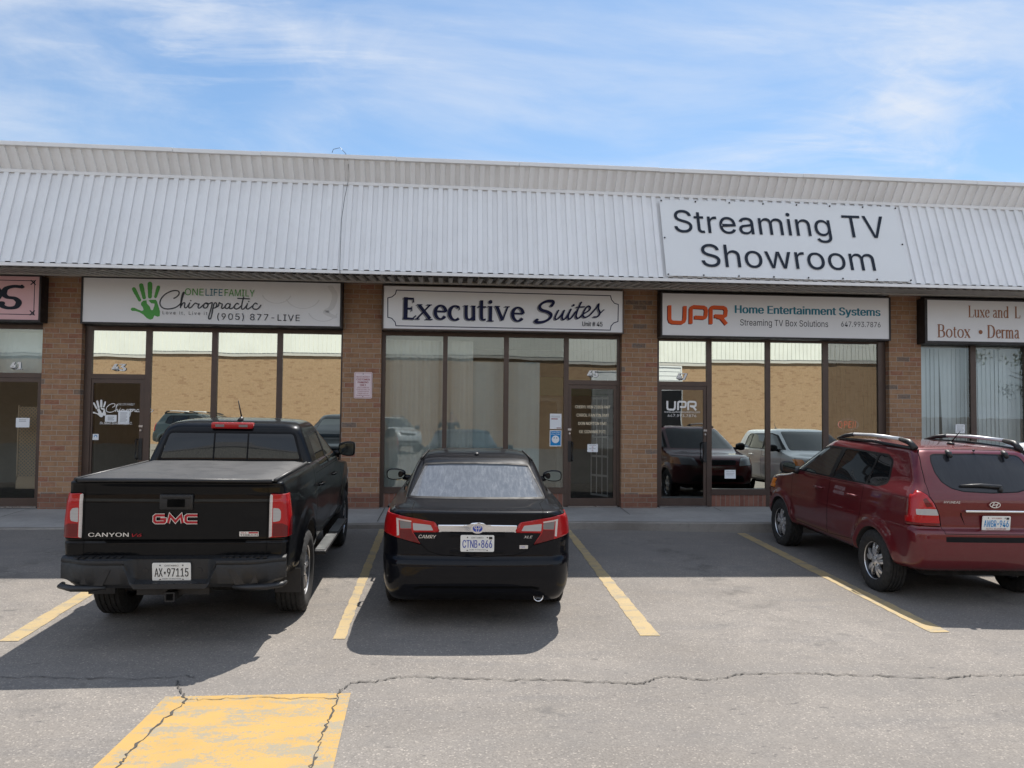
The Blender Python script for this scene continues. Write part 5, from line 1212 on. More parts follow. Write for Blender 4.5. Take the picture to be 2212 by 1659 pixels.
# tail lamps wrap round the rear corners
lamp_pair(bm, tr, rounded([(.752,.89),(.752,1.258),(.97,1.250),(.97,.90)], [.008,.02,.02,.01]),
          [(rounded([(.752,.89),(.776,.90),(.776,1.245),(.752,1.258)], .004), 2), (rounded([(.782,1.02),(.838,1.03),(.846,1.05),(.846,1.11),(.832,1.135),(.782,1.14)], .01), 1), (rounded([(.90,.90),(.97,.90),(.97,1.25),(.915,1.245)], .01), 3), (rounded([(.782,.90),(.895,.90),(.895,.985),(.86,1.01),(.782,1.01)], .006), 3)],
          ['lens_red', 'lens_clear', 'lens_pale', 'lens_dark'], 'taillight', lambda c, n: c.y < .155 and abs(c.x) > .6, push=.010)
tg = rounded([(-.738,.735),(.738,.735),(.738,1.352),(-.738,1.352)], .012)
paint([f for f in cut(bm, tg, 'y', lambda c, n: n.y < -.05 and c.y < .3 and c.z < 1.358) if f.material_index == 0], 4)
tgi = [f for f in cut(bm, inset(tg, .006), 'y', lambda c, n: n.y < -.05 and c.y < .3 and c.z < 1.358) if f.material_index == 4]
gate = extract(bm, tgi, 'tailgate', MT['black_paint'], tr)
# gap between cab and bed, then the doors
for sg in (1, -1): paint([f for f in cut(bm, [(1.585,.48),(1.607,.48),(1.607,1.36),(1.585,1.36)], 'x', side(sg)) if f.material_index == 0], 4)
side_doors(bm, tr, [rounded([(1.70,.60),(1.70,1.268),(2.765,1.262),(2.765,.60)], [.16,.02,.01,.03]), rounded([(2.775,.60),(2.775,1.262),(3.80,1.255),(3.86,.62)], [.03,.01,.02,.05])], MT['black_paint'], 4, [(1.90,1.13), (2.98,1.13)])
# front end, seen in the shop windows
paint(cut(bm, rounded([(-.52,.72),(.52,.72),(.56,1.02),(-.56,1.02)], .04), 'y', lambda c, n: n.y > .2 and c.y > 4.5), 3)
lamp_pair(bm, tr, rounded([(.58,.86),(.97,.88),(.97,1.04),(.60,1.03)], .02), [], ['lens_clear'], 'headlight', lambda c, n: c.y > 4.75, push=.004)
body = link('body', bm, BODYM('black_paint')); body.parent = tr
bm = bmesh.new(); box(bm, -.66, .66, .35, 5.0, .40, .60); box(bm, -.45, .45, .15, .4, .42, .58); o = link('chassis', bm, MT['liner']); o.parent = tr
# bed cover
bm = bmesh.new(); nx, ny = 16, 12; V = []
for j in range(ny+1):
    row = []
    for i in range(nx+1):
        u, v = i/nx*2-1, j/ny; e = min(1-abs(u), (v)*2.2, (1-v)*2.2)
        row.append(bm.verts.new((u*.80, -.012+v*1.655, 1.372 + .032*sm(0, .09, e) + .004*math.sin(u*5)*math.sin(v*6)*sm(0,.3,e))))
    V.append(row)
for j in range(ny):
    for i in range(nx): bm.faces.new((V[j][i], V[j][i+1], V[j+1][i+1], V[j+1][i]))
o = link('bed_cover', bm, MT['tonneau'], smooth=True); o.parent = tr
for nm, pts, rr in (('cover_rail', [(-.775,-.022,1.372),(.775,-.022,1.372)], .017), ('cover_rail', [(.80,-.01,1.376),(.80,1.62,1.378)], .016), ('cover_rail', [(-.80,-.01,1.376),(-.80,1.62,1.378)], .016)):
    bm = bmesh.new(); tube(bm, pts, rr, 8); o = link(nm, bm, MT['black'], smooth=True); o.parent = tr
# bumper with lowered centre
bm = bmesh.new(); n = 64; prev = None
for i in range(n+1):
    x = -.90 + 1.80*i/n; ax = abs(x); c = 1-sm(.285, .37, ax); cv = .13*sm(.55, .92, ax)**1.6
    yf = -.135 + cv + .0*c; ztop = .742 - .17*c; zb = .50 + .05*sm(.72, .9, ax); yb = .05
    yi = yf + .075*c
    pts = [(yb, .745), (-.01+cv*.5, .745), (yi+.03*(1-c)-.0*c, .742 - .012*c), (yi+.006, .728), (yi, .70-.02*c), (yi-.002+.0*c, ztop-.03+.02*c), (yf+.012, ztop-.045), (yf, ztop-.07), (yf+.004, (zb+.60)/2-.01), (yf+.02, zb+.012), (yf+.05, zb), (yb, zb+.01)]
    cur = [bm.verts.new((x, y, z)) for y, z in pts]
    if prev:
        for k in range(len(cur)-1): bm.faces.new((prev[k], prev[k+1], cur[k+1], cur[k]))
    else: bm.faces.new(cur)
    prev = cur
bm.faces.new(prev[::-1]); bmesh.ops.recalc_face_normals(bm, faces=bm.faces)
bp = link('rear_bumper', bm, MT['bumper_plastic'], smooth=True, angle=28); bp.parent = tr
for sg in (1, -1):
    bm = bmesh.new(); tube(bm, [(sg*.50,-.115,.512),(sg*.62,-.138,.508),(sg*.76,-.125,.508),(sg*.875,-.05,.512),(sg*.895,.03,.515)], [.02,.032,.034,.030,.02], 10)
    for v in bm.verts: v.co.z = .515 + (v.co.z-.515)*.75
    o = link('corner_step', bm, MT['black'], smooth=True); o.parent = bp
    bm = bmesh.new()
    for k in range(7):
        x = sg*(.40+k*.055); box(bm, min(x, x+sg*.03), max(x, x+sg*.03), -.10, -.02, .745, .750)
    o = link('step_tread', bm, MT['black']); o.parent = bp
    bm = bmesh.new(); lathe(bm, [(-.064, .001), (-.064, .022), (-.05, .026)], 'y', 16, 0, (sg*.215, 0, .635)); o = link('bumper_plug', bm, MT['black']); o.parent = bp
    bm = bmesh.new(); quad(bm, [(sg*.52,-.139,.53),(sg*.70,-.118,.54),(sg*.66,-.118,.66),(sg*.46,-.139,.66)][::sg]); o = link('bumper_recess', bm, MT['black']); o.parent = bp
bm = bmesh.new()
for k in range(9): x = -.26+k*.06; box(bm, x, x+.04, -.125, -.07, .530, .540)
box(bm, -.05, .03, -.09, .3, .385, .462); box(bm, -.036, .016, -.094, -.089, .398, .449, 1); box(bm, -.3, .28, .0, .1, .42, .50)
o = link('tow_hitch', bm, [MT['black'], MT['seam']]); o.parent = tr
plate(tr, (-.002, -.075, .628), R(-6), 'AX-97115', 'ONTARIO', 'YOURS TO DISCOVER', 'plate_black')
# tailgate handle and badges
bm = bmesh.new(); box(bm, -.135, .135, -.012, .03, 1.125, 1.255, bev=.012); box(bm, -.07, .07, -.017, -.011, 1.15, 1.215, 1); box(bm, -.115, .115, -.022, -.012, 1.222, 1.245, bev=.004)
o = link('tailgate_handle', bm, [MT['bumper_plastic'], MT['seam']], smooth=True, angle=30); o.parent = gate
a = art_on(tr, lambda p, q, z: (p, .002-z, q), .008)
def gmc(a, m, w, d):
    x0, x1, z0, z1 = -.178-d, .178+d, 1.013-d, 1.089+d
    G_ = [(-.090,1.080),(-.160,1.080),(-.172,1.070),(-.172,1.032),(-.160,1.022),(-.095,1.022),(-.088,1.030),(-.088,1.048),(-.125,1.048)]
    M_ = [(-.062,1.016),(-.048,1.080),(-.004,1.030),(.040,1.080),(.054,1.016)]
    C_ = [(.172,1.080),(.090,1.080),(.078,1.070),(.078,1.032),(.090,1.022),(.172,1.022)]
    for P_ in (G_, M_, C_): a.stroke(P_, m, w, smooth=False, cap=False)
gmc(a, 'chrome', .030, .006); gmc(a, 'badge_red', .020, 0)
a.text('CANYON', 'chrome', -.692, -.372, .904, .937, bold=.012); a.text('V6', 'badge_red', -.348, -.268, .903, .929, bold=.01, shear=.3)
a.rect(.515, .672, .905, .945, 'chrome'); a.text('ALL', 'badge_red', .528, .575, .929, .941, bold=.008); a.text('TERRAIN', 'plate_black', .522, .665, .909, .924, bold=.008); a.rect(.59, .668, .929, .941, 'badge_red')
fin_art(a, 'badge', gate)
bm = bmesh.new(); box(bm, -.56, .56, .001, .012, .856, .868); o = link('tailgate_crease', bm, MT['seam']); o.parent = gate
# high stop lamp, aerial, mirrors, steps, wheels
bm = bmesh.new(); box(bm, -.212, .212, 1.735, 1.87, 1.722, 1.788, bev=.014)
box(bm, -.165, -.075, 1.73, 1.745, 1.743, 1.768, 1); box(bm, .075, .165, 1.73, 1.745, 1.743, 1.768, 1)
o = link('high_stop_lamp', bm, [MT['lens_red'], MT['lens_grey']], smooth=True, angle=30); o.parent = tr
bm = bmesh.new(); tube(bm, [(.02,2.02,1.79),(.03,2.05,1.835)], [.035,.02], 10); tube(bm, [(.03,2.05,1.825),(.0,2.0,2.02)], [.009,.005], 8); o = link('aerial', bm, MT['black'], smooth=True); o.parent = tr
for sg in (1, -1):
    mirror(tr, (sg*1.02, 3.50, 1.40), sg, .105, .11, .095, MT['black_paint'], sq=.40)
    bm = bmesh.new(); box(bm, min(sg*.90, sg*1.02), max(sg*.90, sg*1.02), 1.62, 3.78, .415, .455, bev=.01)
    for k in range(20): 
        for y0 in (1.66, 2.78): y = y0+k*.046; box(bm, min(sg*.905, sg*1.01), max(sg*.905, sg*1.01), y, y+.028, .4555, .463, 1)
    o = link('side_step', bm, [MT['black'], MT['step_alu']]); o.parent = tr
    bm = bmesh.new(); bx = .845; tube(bm, [(sg*.876,1.99,1.272),(sg*.880,2.6,1.268),(sg*.882,3.2,1.265),(sg*.876,3.76,1.26)], .009, 6); o = link('window_strip', bm, MT['chrome'], smooth=True); o.parent = tr
    for cy in (1.04, 4.30): wheel(tr, 'wheel', (sg*.805, cy, .39), .39, .265, .245, 'truck', sg)
    bm = bmesh.new(); box(bm, min(sg*.70, sg*.93), max(sg*.70, sg*.93), .60, .61, .28, .50); o = link('mud_flap', bm, MT['black']); o.parent = tr
place_car(tr, -2.251, 6.6825, -.0229, .008)
# ================================================================= sedan
se = tag(empty('sedan'), 'black sedan with water streaked rear window parked under the navy sign', 'car')
RW = [(.25,.13,4.60,.83,.2,.2,.3,.3,0,.1),(.30,.06,4.70,.862,.22,.26,.35,.45,.02,.14),(.38,.022,4.77,.892,.24,.30,.40,.55,.04,.16),(.48,.004,4.80,.905,.25,.33,.40,.60,.05,.18),(.57,.0,4.80,.91,.26,.34,.40,.60,.055,.18),(.615,.012,4.79,.912,.26,.34,.40,.60,.055,.18),
      (.64,.04,4.78,.912,.26,.33,.40,.60,.05,.18),(.66,.055,4.77,.912,.26,.33,.40,.6,.05,.18),(.76,.06,4.72,.91,.25,.33,.4,.6,.05,.2),(.87,.065,4.45,.905,.24,.33,.4,.55,.05,.22),(.95,.068,4.0,.895,.22,.32,.35,.5,.05,.25),(1.01,.062,3.72,.875,.20,.30,.3,.4,.05,.25),
      (1.045,.055,3.66,.845,.18,.28,.3,.4,.05,.25),(1.062,.070,3.64,.825,.17,.26,.3,.4,.05,.25),(1.072,.13,3.62,.815,.16,.25,.3,.4,.05,.25),(1.090,.40,3.58,.80,.16,.22,.3,.4,.06,.25),(1.105,.58,3.54,.79,.16,.20,.3,.4,.08,.25),(1.125,.64,3.50,.782,.17,.18,.3,.4,.08,.24),
      (1.24,.95,3.16,.725,.19,.18,.3,.4,.09,.22),(1.37,1.27,2.82,.655,.20,.18,.3,.35,.10,.20),(1.432,1.42,2.66,.61,.22,.2,.3,.3,.10,.16),(1.464,1.58,2.52,.54,.22,.2,.3,.3,.08,.12),(1.486,1.80,2.36,.40,.2,.15,.2,.15,.04,.05),(1.494,2.02,2.14,.10,.05,.03,.05,.03,0,0)]
def s_plan(y, z): return 1 - .05*sm(3.6, 4.8, y) - .055*sm(1.1, 0, y) - (.10*sm(1.9, .6, y) if z > 1.08 else 0)
def s_bulge(x, y, z):
    b = 0
    for cy in (1.07, 3.846):
        d = math.hypot(y-cy, z-.33)
        if z < .9: b += .016*math.exp(-((d-.40)/.06)**2)*sm(.2, .4, z)
    return b + .006*math.exp(-((z-.80-.02*y)/.03)**2)
bm = body_shell(RW, 4, s_plan, None, s_bulge)
arches(bm, 1.07, .33, .365); arches(bm, 3.846, .33, .365)
rg = lambda c, n: n.y < -.15 and c.z > 1.06 and c.y > .3
top = [(x, 1.392-.30*(x/1.0)**2*.25) for x in [i/8*.56 for i in range(9)]]
rgp = rounded([(-.685,1.108),(.685,1.108),(.56,1.385),(.28,1.402),(0,1.405),(-.28,1.402),(-.56,1.385)], [.02,.02,.02,0,0,0,.02])
paint(cut(bm, rgp, 'y', rg), 3)
fs = [f for f in cut(bm, inset(rgp, .014), 'y', rg) if f.material_index == 3]
upper = rounded([(-.70,1.355),(-.3,1.372),(0,1.376),(.3,1.372),(.70,1.355),(.7,1.45),(-.7,1.45)], 0)
cut(bm, upper, 'y', rg)
fs = [f for f in cut(bm, inset(rgp, .014), 'y', rg) if f.material_index == 3]
extract(bm, fs, 'rear_window', [MT['glass_dusty'], MT['glass_rear']], se, push=-.003, mi=lambda f: 1 if inside(f.calc_center_median().x, f.calc_center_median().z, upper) else 0)
extract(bm, cut(bm, rounded([(-.70,1.10),(.70,1.10),(.56,1.40),(-.56,1.40)], .04), 'y', lambda c, n: n.y > .2 and c.z > 1.05 and c.y < 4), 'windscreen', MT['glass_clear'], se, push=-.003)
side_glass(bm, se, rounded([(1.02,1.10),(1.42,1.345),(1.9,1.405),(2.55,1.405),(2.9,1.34),(3.46,1.07),(2.4,1.055),(1.5,1.065)], .04),
           [rounded([(1.14,1.11),(1.46,1.325),(1.92,1.385),(2.24,1.39),(2.27,1.08),(1.5,1.085)], .03), rounded([(2.34,1.08),(2.31,1.39),(2.53,1.388),(2.86,1.325),(3.36,1.085)], .03)], [MT['glass_tint'], MT['glass_clear']], 3)
LO = rounded([(.343,.892),(.352,.874),(.584,.870),(.514,.766),(.70,.815),(.985,.865),(.985,1.028),(.735,1.026),(.595,1.001),(.386,.966)], [.01,.01,.0,.01,.02,.02,.02,.02,0,.02])
lamp_pair(bm, se, LO, [(rounded([(.40,.890),(.582,.888),(.588,.955),(.425,.938)], .01), 1), (rounded([(.60,.905),(.70,.902),(.708,.975),(.602,.960)], .008), 2), (rounded([(.708,.84),(.728,.835),(.738,.995),(.60,.975),(.60,.962),(.716,.978)], .004), 3), (rounded([(.59,.868),(.514,.766),(.70,.815),(.705,.895),(.60,.90)], .006), 4)],
          ['lens_red', 'lens_clear', 'lens_grey', 'lens_pale', 'lens_dark'], 'taillight', lambda c, n: c.y < .50 and n.z < .75, push=.005)
lf = lambda c, n: n.y < -.05 and c.y < .5 and c.z < 1.068
TL = both([(.60,1.085),(.596,1.0),(.587,.868),(.515,.766),(.44,.70),(.33,.668),(.0,.652)][::-1])
TL = [(.60,1.085),(.596,1.0),(.587,.868),(.515,.766),(.44,.70),(.33,.668),(.0,.652),(-.33,.668),(-.44,.70),(-.515,.766),(-.587,.868),(-.596,1.0),(-.60,1.085)]
paint([f for f in cut(bm, TL, 'y', lf) if f.material_index == 0], 4)
lid_f = [f for f in cut(bm, inset(TL, .005), 'y', lf) if f.material_index == 4]
strip_p = rounded([(-.352,.876),(.352,.876),(.360,.942),(.075,.945),(.055,.962),(0,.968),(-.055,.962),(-.075,.945),(-.360,.942)], [.008,.008,.008,.02,.02,0,.02,.02,.008])
lid = extract(bm, lid_f, 'boot_lid', MT['sedan_paint'], se)
lb = bmesh.new(); lb.from_mesh(lid.data); lb.normal_update()
cs = extract(lb, cut(lb, strip_p, 'y', lambda c, n: True), 'chrome_strip', MT['chrome'], se, push=.012, rim=.016, keep=True); cs.parent = lid
lb.to_mesh(lid.data); lb.free()
for p_ in lid.data.polygons: p_.use_smooth = True
for sg in (1, -1):
    paint([f for f in cut(bm, strip([(sg*.60,.10),(sg*.60,.45),(sg*.655,.62)], .008), 'z', lambda c, n: n.z > .5 and 1.04 < c.z < 1.13) if f.material_index == 0], 4)
paint([f for f in cut(bm, rounded([(-.50,.378),(.50,.378),(.56,.36),(.57,.385),(.50,.40),(-.50,.40),(-.57,.385),(-.56,.36)], 0), 'y', lambda c, n: n.y < -.05 and c.y < .6) if f.material_index == 0], 4)
paint([f for f in cut(bm, rounded([(-.60,.19),(.60,.19),(.50,.335),(-.50,.335)], .03), 'y', lambda c, n: n.y < .3 and c.y < .6) if f.material_index == 0], 3)
side_doors(bm, se, [rounded([(1.44,.34),(1.20,.75),(1.26,1.045),(2.285,1.04),(2.30,.30)], [.06,.15,.02,.01,.03]), rounded([(2.31,.30),(2.295,1.04),(3.42,1.045),(3.42,.50),(3.40,.32)], [.03,.01,.03,.05,.05])], MT['sedan_paint'], 4, [(1.52,.90), (2.55,.88)])
lamp_pair(bm, se, rounded([(.46,.66),(.97,.70),(.97,.82),(.60,.80)], .03), [], ['lens_clear'], 'headlight', lambda c, n: c.y > 4.0, push=.003)
paint([f for f in cut(bm, rounded([(-.40,.58),(.40,.58),(.44,.70),(-.44,.70)], .03), 'y', lambda c, n: n.y > .1 and c.y > 4.3) if f.material_index == 0], 3)
body = link('body', bm, BODYM('sedan_paint')); body.parent = se
sy = lambda x, z: .066 + .05*(x/.9)**2
a = art_on(se, lambda p, q, z: (p, sy(p, q)-.014-z, q), .004)
def tring(a, m, s, w):
    C0 = (0, .914)
    a.disc(C0[0], C0[1], .050*s, .037*s, 'plate_blue', 24)
    for cx, cz, rx, rz in ((0,0,.048,.035), (0,.012,.030,.014), (0,-.002,.013,.031)): a.stroke(seg_arc(C0[0]+cx*s, C0[1]+cz*s, rx*s, rz*s, 0, 360, 26), m, w, smooth=False, cap=False)
a.disc(0, .914, .060, .046, 'chrome', 24); tring(a, 'chrome', 1, .006)
fin_art(a, 'badge', lid)
a = art_on(se, lambda p, q, z: (p, sy(p, q)-.004-z, q), .004)
a.text('CAMRY', 'chrome', -.532, -.372, .818, .850, shear=.25, bold=.006); a.text('XLE', 'chrome', .422, .505, .826, .848, shear=.3, bold=.006)
a.rect(.385, .462, .730, .762, 'chrome'); a.text('HYBRID', 'plate_blue', .389, .436, .738, .754)
fin_art(a, 'badge', lid)
bm = bmesh.new(); box(bm, -.245, .245, .050, .075, .690, .712, bev=.004); box(bm, -.25, .25, .045, .07, .845, .868, bev=.004); o = link('plate_recess', bm, MT['trim_black']); o.parent = lid
plate(se, (0, .048, .780), R(-4), 'CTNB-866', 'ONTARIO', 'YOURS TO DISCOVER', 'plate_blue', sticker=True)
bm = bmesh.new(); lathe(bm, [(.0,.044),(-.012,.046),(-.012,.040),(.22,.040)], 'y', 24, 0, (.565, .08, .295)); lathe(bm, [(.05,.039),(.05,.001)], 'y', 20, 1, (.565, .08, .295)); o = link('tailpipe', bm, [MT['chrome'], MT['seam']], smooth=True); o.parent = se
bm = bmesh.new(); bmesh.ops.create_uvsphere(bm, u_segments=16, v_segments=10, radius=1, matrix=Matrix.Translation((.44, .30, .285)) @ Matrix.Diagonal((.15, .18, .05, 1))); o = link('silencer', bm, simple('rusty_steel', (.16,.12,.09), .5, .7, var=.4, vscale=14), smooth=True); o.parent = se
bm = bmesh.new(); box(bm, -.62, .62, .45, 4.4, .17, .30); o = link('underbody', bm, MT['liner']); o.parent = se
bm = bmesh.new(); bmesh.ops.create_uvsphere(bm, u_segments=12, v_segments=8, radius=1, matrix=Matrix.Translation((0, 1.60, 1.470)) @ Matrix.Diagonal((.028, .06, .022, 1))); o = link('aerial', bm, MT['black'], smooth=True); o.parent = se
for sg in (1, -1):
    mirror(se, (sg*1.025, 3.18, 1.075), sg, .125, .10, .075, MT['sedan_paint'], .1)
    bm = bmesh.new(); tube(bm, [(sg*.575,.62,1.128),(sg*.545,.95,1.25),(sg*.5,1.30,1.385)], .005, 5) if False else tube(bm, [(sg*.60,1.40,1.425),(sg*.565,1.75,1.462),(sg*.56,2.3,1.462),(sg*.60,2.75,1.418)], .010, 6); o = link('roof_strip', bm, MT['trim_black'], smooth=True); o.parent = se
    for cy in (1.07, 3.846): wheel(se, 'wheel', (sg*.79, cy, .33), .33, .215, .205, 'sedan', sg)
place_car(se, .277, 6.9865, .0252, .010)
# ================================================================= red crossover
su = tag(empty('crossover'), 'dark red crossover with silver roof rails parked below the white blinds', 'car')
RW = [(.38,.14,4.08,.81,.16,.18,.35,.40,.02,.12),(.42,.06,4.22,.865,.15,.18,.38,.45,.03,.14),(.52,.015,4.29,.893,.14,.18,.40,.5,.035,.16),(.68,.0,4.325,.905,.13,.17,.40,.5,.04,.16),(.78,.008,4.32,.906,.13,.17,.40,.5,.04,.16),(.812,.022,4.31,.905,.13,.17,.4,.5,.04,.16),
      (.83,.060,4.30,.903,.12,.16,.4,.5,.04,.16),(.845,.072,4.29,.90,.11,.16,.4,.5,.04,.16),(.95,.078,4.22,.895,.11,.16,.4,.5,.04,.18),(1.02,.083,4.08,.885,.11,.16,.4,.5,.04,.2),(1.07,.090,3.72,.878,.11,.16,.35,.45,.04,.22),(1.13,.100,3.46,.868,.11,.16,.3,.4,.04,.24),(1.19,.120,3.34,.850,.11,.16,.3,.4,.04,.24),
      (1.30,.185,3.14,.812,.12,.15,.3,.4,.045,.22),(1.45,.285,2.87,.755,.12,.15,.3,.4,.05,.20),(1.575,.385,2.63,.70,.13,.15,.3,.35,.055,.16),(1.62,.44,2.50,.665,.14,.15,.3,.3,.05,.12),(1.648,.54,2.36,.60,.16,.16,.3,.3,.04,.1),(1.668,.74,2.15,.48,.18,.2,.2,.2,.03,.05),(1.680,1.1,1.8,.28,.1,.1,.1,.1,0,0),(1.684,1.35,1.6,.08,.03,.03,.03,.03,0,0)]
def u_plan(y, z): return 1 - .045*sm(3.4, 4.3, y) - .03*sm(.7, 0, y) - (.07*sm(1.6, .3, y) if z > 1.15 else 0)*sm(1.13, 1.3, z)
def u_bulge(x, y, z):
    b = 0
    for cy in (.83, 3.46):
        d = math.hypot(y-cy, z-.344)
        if z < 1.0: b += .030*math.exp(-((d-.435)/.05)**2)*sm(.3, .45, z) + .012*sm(.56, .40, d)*sm(.3, .45, z)
    return b + .010*math.exp(-((z-.52)/.05)**2)*sm(.6, 1.3, y)*sm(3.6, 3.0, y)
bm = body_shell(RW, 4, u_plan, None, u_bulge, Ns=96)
arches(bm, .83, .344, .385); arches(bm, 3.46, .344, .385)
rgf = lambda c, n: n.y < -.15 and c.z > 1.12 and c.y < 1
RG = [(0,1.20),(.30,1.212),(.42,1.243),(.50,1.305),(.535,1.40),(.53,1.51),(.505,1.575),(.46,1.592),(0,1.602)]
RG = rounded(RG + [(-x, z) for x, z in RG[-2:0:-1]], .02, 2)
paint(cut(bm, RG, 'y', rgf), 3)
extract(bm, [f for f in cut(bm, inset(RG, .010), 'y', rgf) if f.material_index == 3], 'rear_window', MT['glass_rear'], su, push=-.002)
extract(bm, cut(bm, rounded([(-.74,1.16),(.74,1.16),(.60,1.60),(-.60,1.60)], .05), 'y', lambda c, n: n.y > .2 and c.y < 3.6 and c.z > 1.12), 'windscreen', MT['glass_clear'], su, push=-.003)
side_glass(bm, su, rounded([(.70,1.225),(.76,1.485),(.90,1.55),(1.5,1.562),(2.28,1.562),(2.52,1.515),(3.15,1.165),(1.9,1.163),(.86,1.180)], .04),
           [rounded([(.745,1.235),(.795,1.475),(.91,1.525),(1.06,1.532),(1.085,1.195),(.87,1.20)], .03), rounded([(1.125,1.193),(1.10,1.535),(1.84,1.542),(1.93,1.183)], .02), rounded([(2.02,1.183),(1.945,1.542),(2.27,1.54),(2.49,1.495),(3.03,1.182)], .03)], [MT['glass_tint'], MT['glass_tint'], MT['glass_clear']], 3)
LO = rounded([(.585,.857),(.595,.97),(.638,1.09),(.695,1.17),(.755,1.213),(.81,1.218),(.985,1.15),(.985,.868)], [.01,0,0,0,.02,.02,.04,.02])
lamp_pair(bm, su, LO, [(rounded([(.598,.968),(.70,.968),(.815,.972),(.815,1.030),(.70,1.034),(.615,1.032)], .008), 1), (rounded([(.585,.857),(.985,.868),(.985,.895),(.585,.888)], .005), 2), (rounded([(.65,1.058),(.72,1.05),(.75,1.13),(.71,1.145)], .01), 2)], ['lens_red', 'lens_clear', 'lens_dark'], 'taillight', lambda c, n: c.y < .215 and n.z < .8 and (n.y < -.12 or abs(c.x) > .7), push=.007)
TG = [(0,.785),(.565,.785),(.577,.86),(.588,.97),(.631,1.09),(.675,1.165),(.672,1.30),(.645,1.45),(.60,1.60),(.565,1.632),(0,1.64)]
TG = TG + [(-x, z) for x, z in TG[-2:0:-1]]
tf = lambda c, n: n.y < -.08 and c.y < .8
paint([f for f in cut(bm, TG, 'y', tf) if f.material_index == 0], 4)
hatch = extract(bm, [f for f in cut(bm, inset(TG, .006), 'y', tf) if f.material_index == 4], 'tailgate', MT['red_paint'], su)
paint([f for f in cut(bm, rounded([(-.56,.705),(.56,.705),(.56,.760),(-.56,.760)], .01), 'y', lambda c, n: n.y < -.2 and c.y < .3) if f.material_index == 0], 3)
side_doors(bm, su, [rounded([(1.26,.50),(1.13,.80),(1.12,1.165),(1.955,1.152),(1.97,.45)], [.05,.15,.02,.01,.03]), rounded([(1.98,.45),(1.965,1.152),(3.10,1.152),(3.06,.60),(3.0,.46)], [.03,.01,.02,.05,.05])], MT['red_paint'], 4, [(1.33,1.02), (2.22,1.01)])
lamp_pair(bm, su, rounded([(.44,.80),(.97,.84),(.97,1.0),(.52,.97)], .04), [(rounded([(.78,.82),(.97,.83),(.97,.98),(.80,.97)], .02), 1)], ['lens_clear', 'lens_amber'], 'headlight', lambda c, n: c.y > 3.7, push=.004)
paint([f for f in cut(bm, rounded([(-.36,.82),(.36,.82),(.40,.93),(-.40,.93)], .03), 'y', lambda c, n: n.y > .1 and c.y > 3.9) if f.material_index == 0], 3)
paint([f for f in cut(bm, rounded([(-.60,.46),(.60,.46),(.52,.60),(-.52,.60)], .05), 'y', lambda c, n: n.y > .1 and c.y > 3.9) if f.material_index == 0], 3)
body = link('body', bm, BODYM('red_paint')); body.parent = su
bm = bmesh.new(); box(bm, -.62, .62, .30, 4.0, .30, .45); o = link('underbody', bm, MT['liner']); o.parent = su
uy = lambda x, z: .084 + .04*(x/.9)**2 + (.0 if z < 1.13 else (z-1.13)*.62)
bm = bmesh.new(); box(bm, -.335, .335, .040, .075, 1.010, 1.034, bev=.009); o = link('chrome_strip', bm, MT['chrome'], smooth=True, angle=40); o.parent = hatch
for e in (('plate_surround', [(-.36,1.0),(-.36,.97),(-.31,.845),(-.27,.825)]), ('plate_surround', [(.36,1.0),(.36,.97),(.31,.845),(.27,.825)])):
    bm = bmesh.new(); tube(bm, [(x, uy(x, z)-.004, z) for x, z in e[1]], .006, 6); o = link(e[0], bm, MT['seam'], smooth=True); o.parent = hatch
a = art_on(su, lambda p, q, z: (p, uy(p, q)-.010-z, q), .003)
a.stroke(seg_arc(0, 1.088, .056, .029, 0, 360, 28), 'chrome', .009, smooth=False, cap=False)
a.stroke([(-.034,1.070),(-.012,1.106)], 'chrome', .011, smooth=False); a.stroke([(.012,1.070),(.034,1.106)], 'chrome', .011, smooth=False); a.stroke([(-.024,1.083),(.024,1.093)], 'chrome', .009, smooth=False)
a.text('HYUNDAI', 'chrome', -.545, -.375, 1.098, 1.122, bold=.01)
fin_art(a, 'badge', hatch)
plate(su, (0, .055, .900), R(-5), 'AWBR-946', 'AUTO SUPREME', 'AUTO SUPREME', 'blue', sticker=True, special=1)
bm = bmesh.new(); yw = lambda x, z: uy(x, z)+.018
tube(bm, [(-.32,yw(-.32,1.275)-.035,1.275),(-.1,yw(-.1,1.282)-.04,1.282),(.12,yw(.12,1.268)-.04,1.268)], [.012,.019,.022], 8); tube(bm, [(.12,yw(.1,1.26)-.035,1.268),(.10,yw(.1,1.225)-.02,1.222)], [.024,.026], 10)
o = link('rear_wiper', bm, MT['black'], smooth=True); o.parent = su
for sg in (1, -1):
    bm = bmesh.new(); x = sg*.315; tube(bm, [(x,.41,1.622),(x,.365,1.60),(x,.335,1.565)], [.022,.030,.020], 10); o = link('window_hinge', bm, MT['black'], smooth=True); o.parent = su
bm = bmesh.new(); bmesh.ops.create_uvsphere(bm, u_segments=14, v_segments=8, radius=1, matrix=Matrix.Translation((.02,.86,1.682)) @ Matrix.Diagonal((.032,.06,.022,1))); tube(bm, [(.02,.86,1.69),(.04,.72,1.83)], [.008,.004], 8); o = link('aerial', bm, MT['black'], smooth=True); o.parent = su
bm = bmesh.new(); bmesh.ops.create_uvsphere(bm, u_segments=10, v_segments=6, radius=.014, matrix=Matrix.Translation((0,.425,1.634))); o = link('washer_jet', bm, MT['black'], smooth=True); o.parent = su
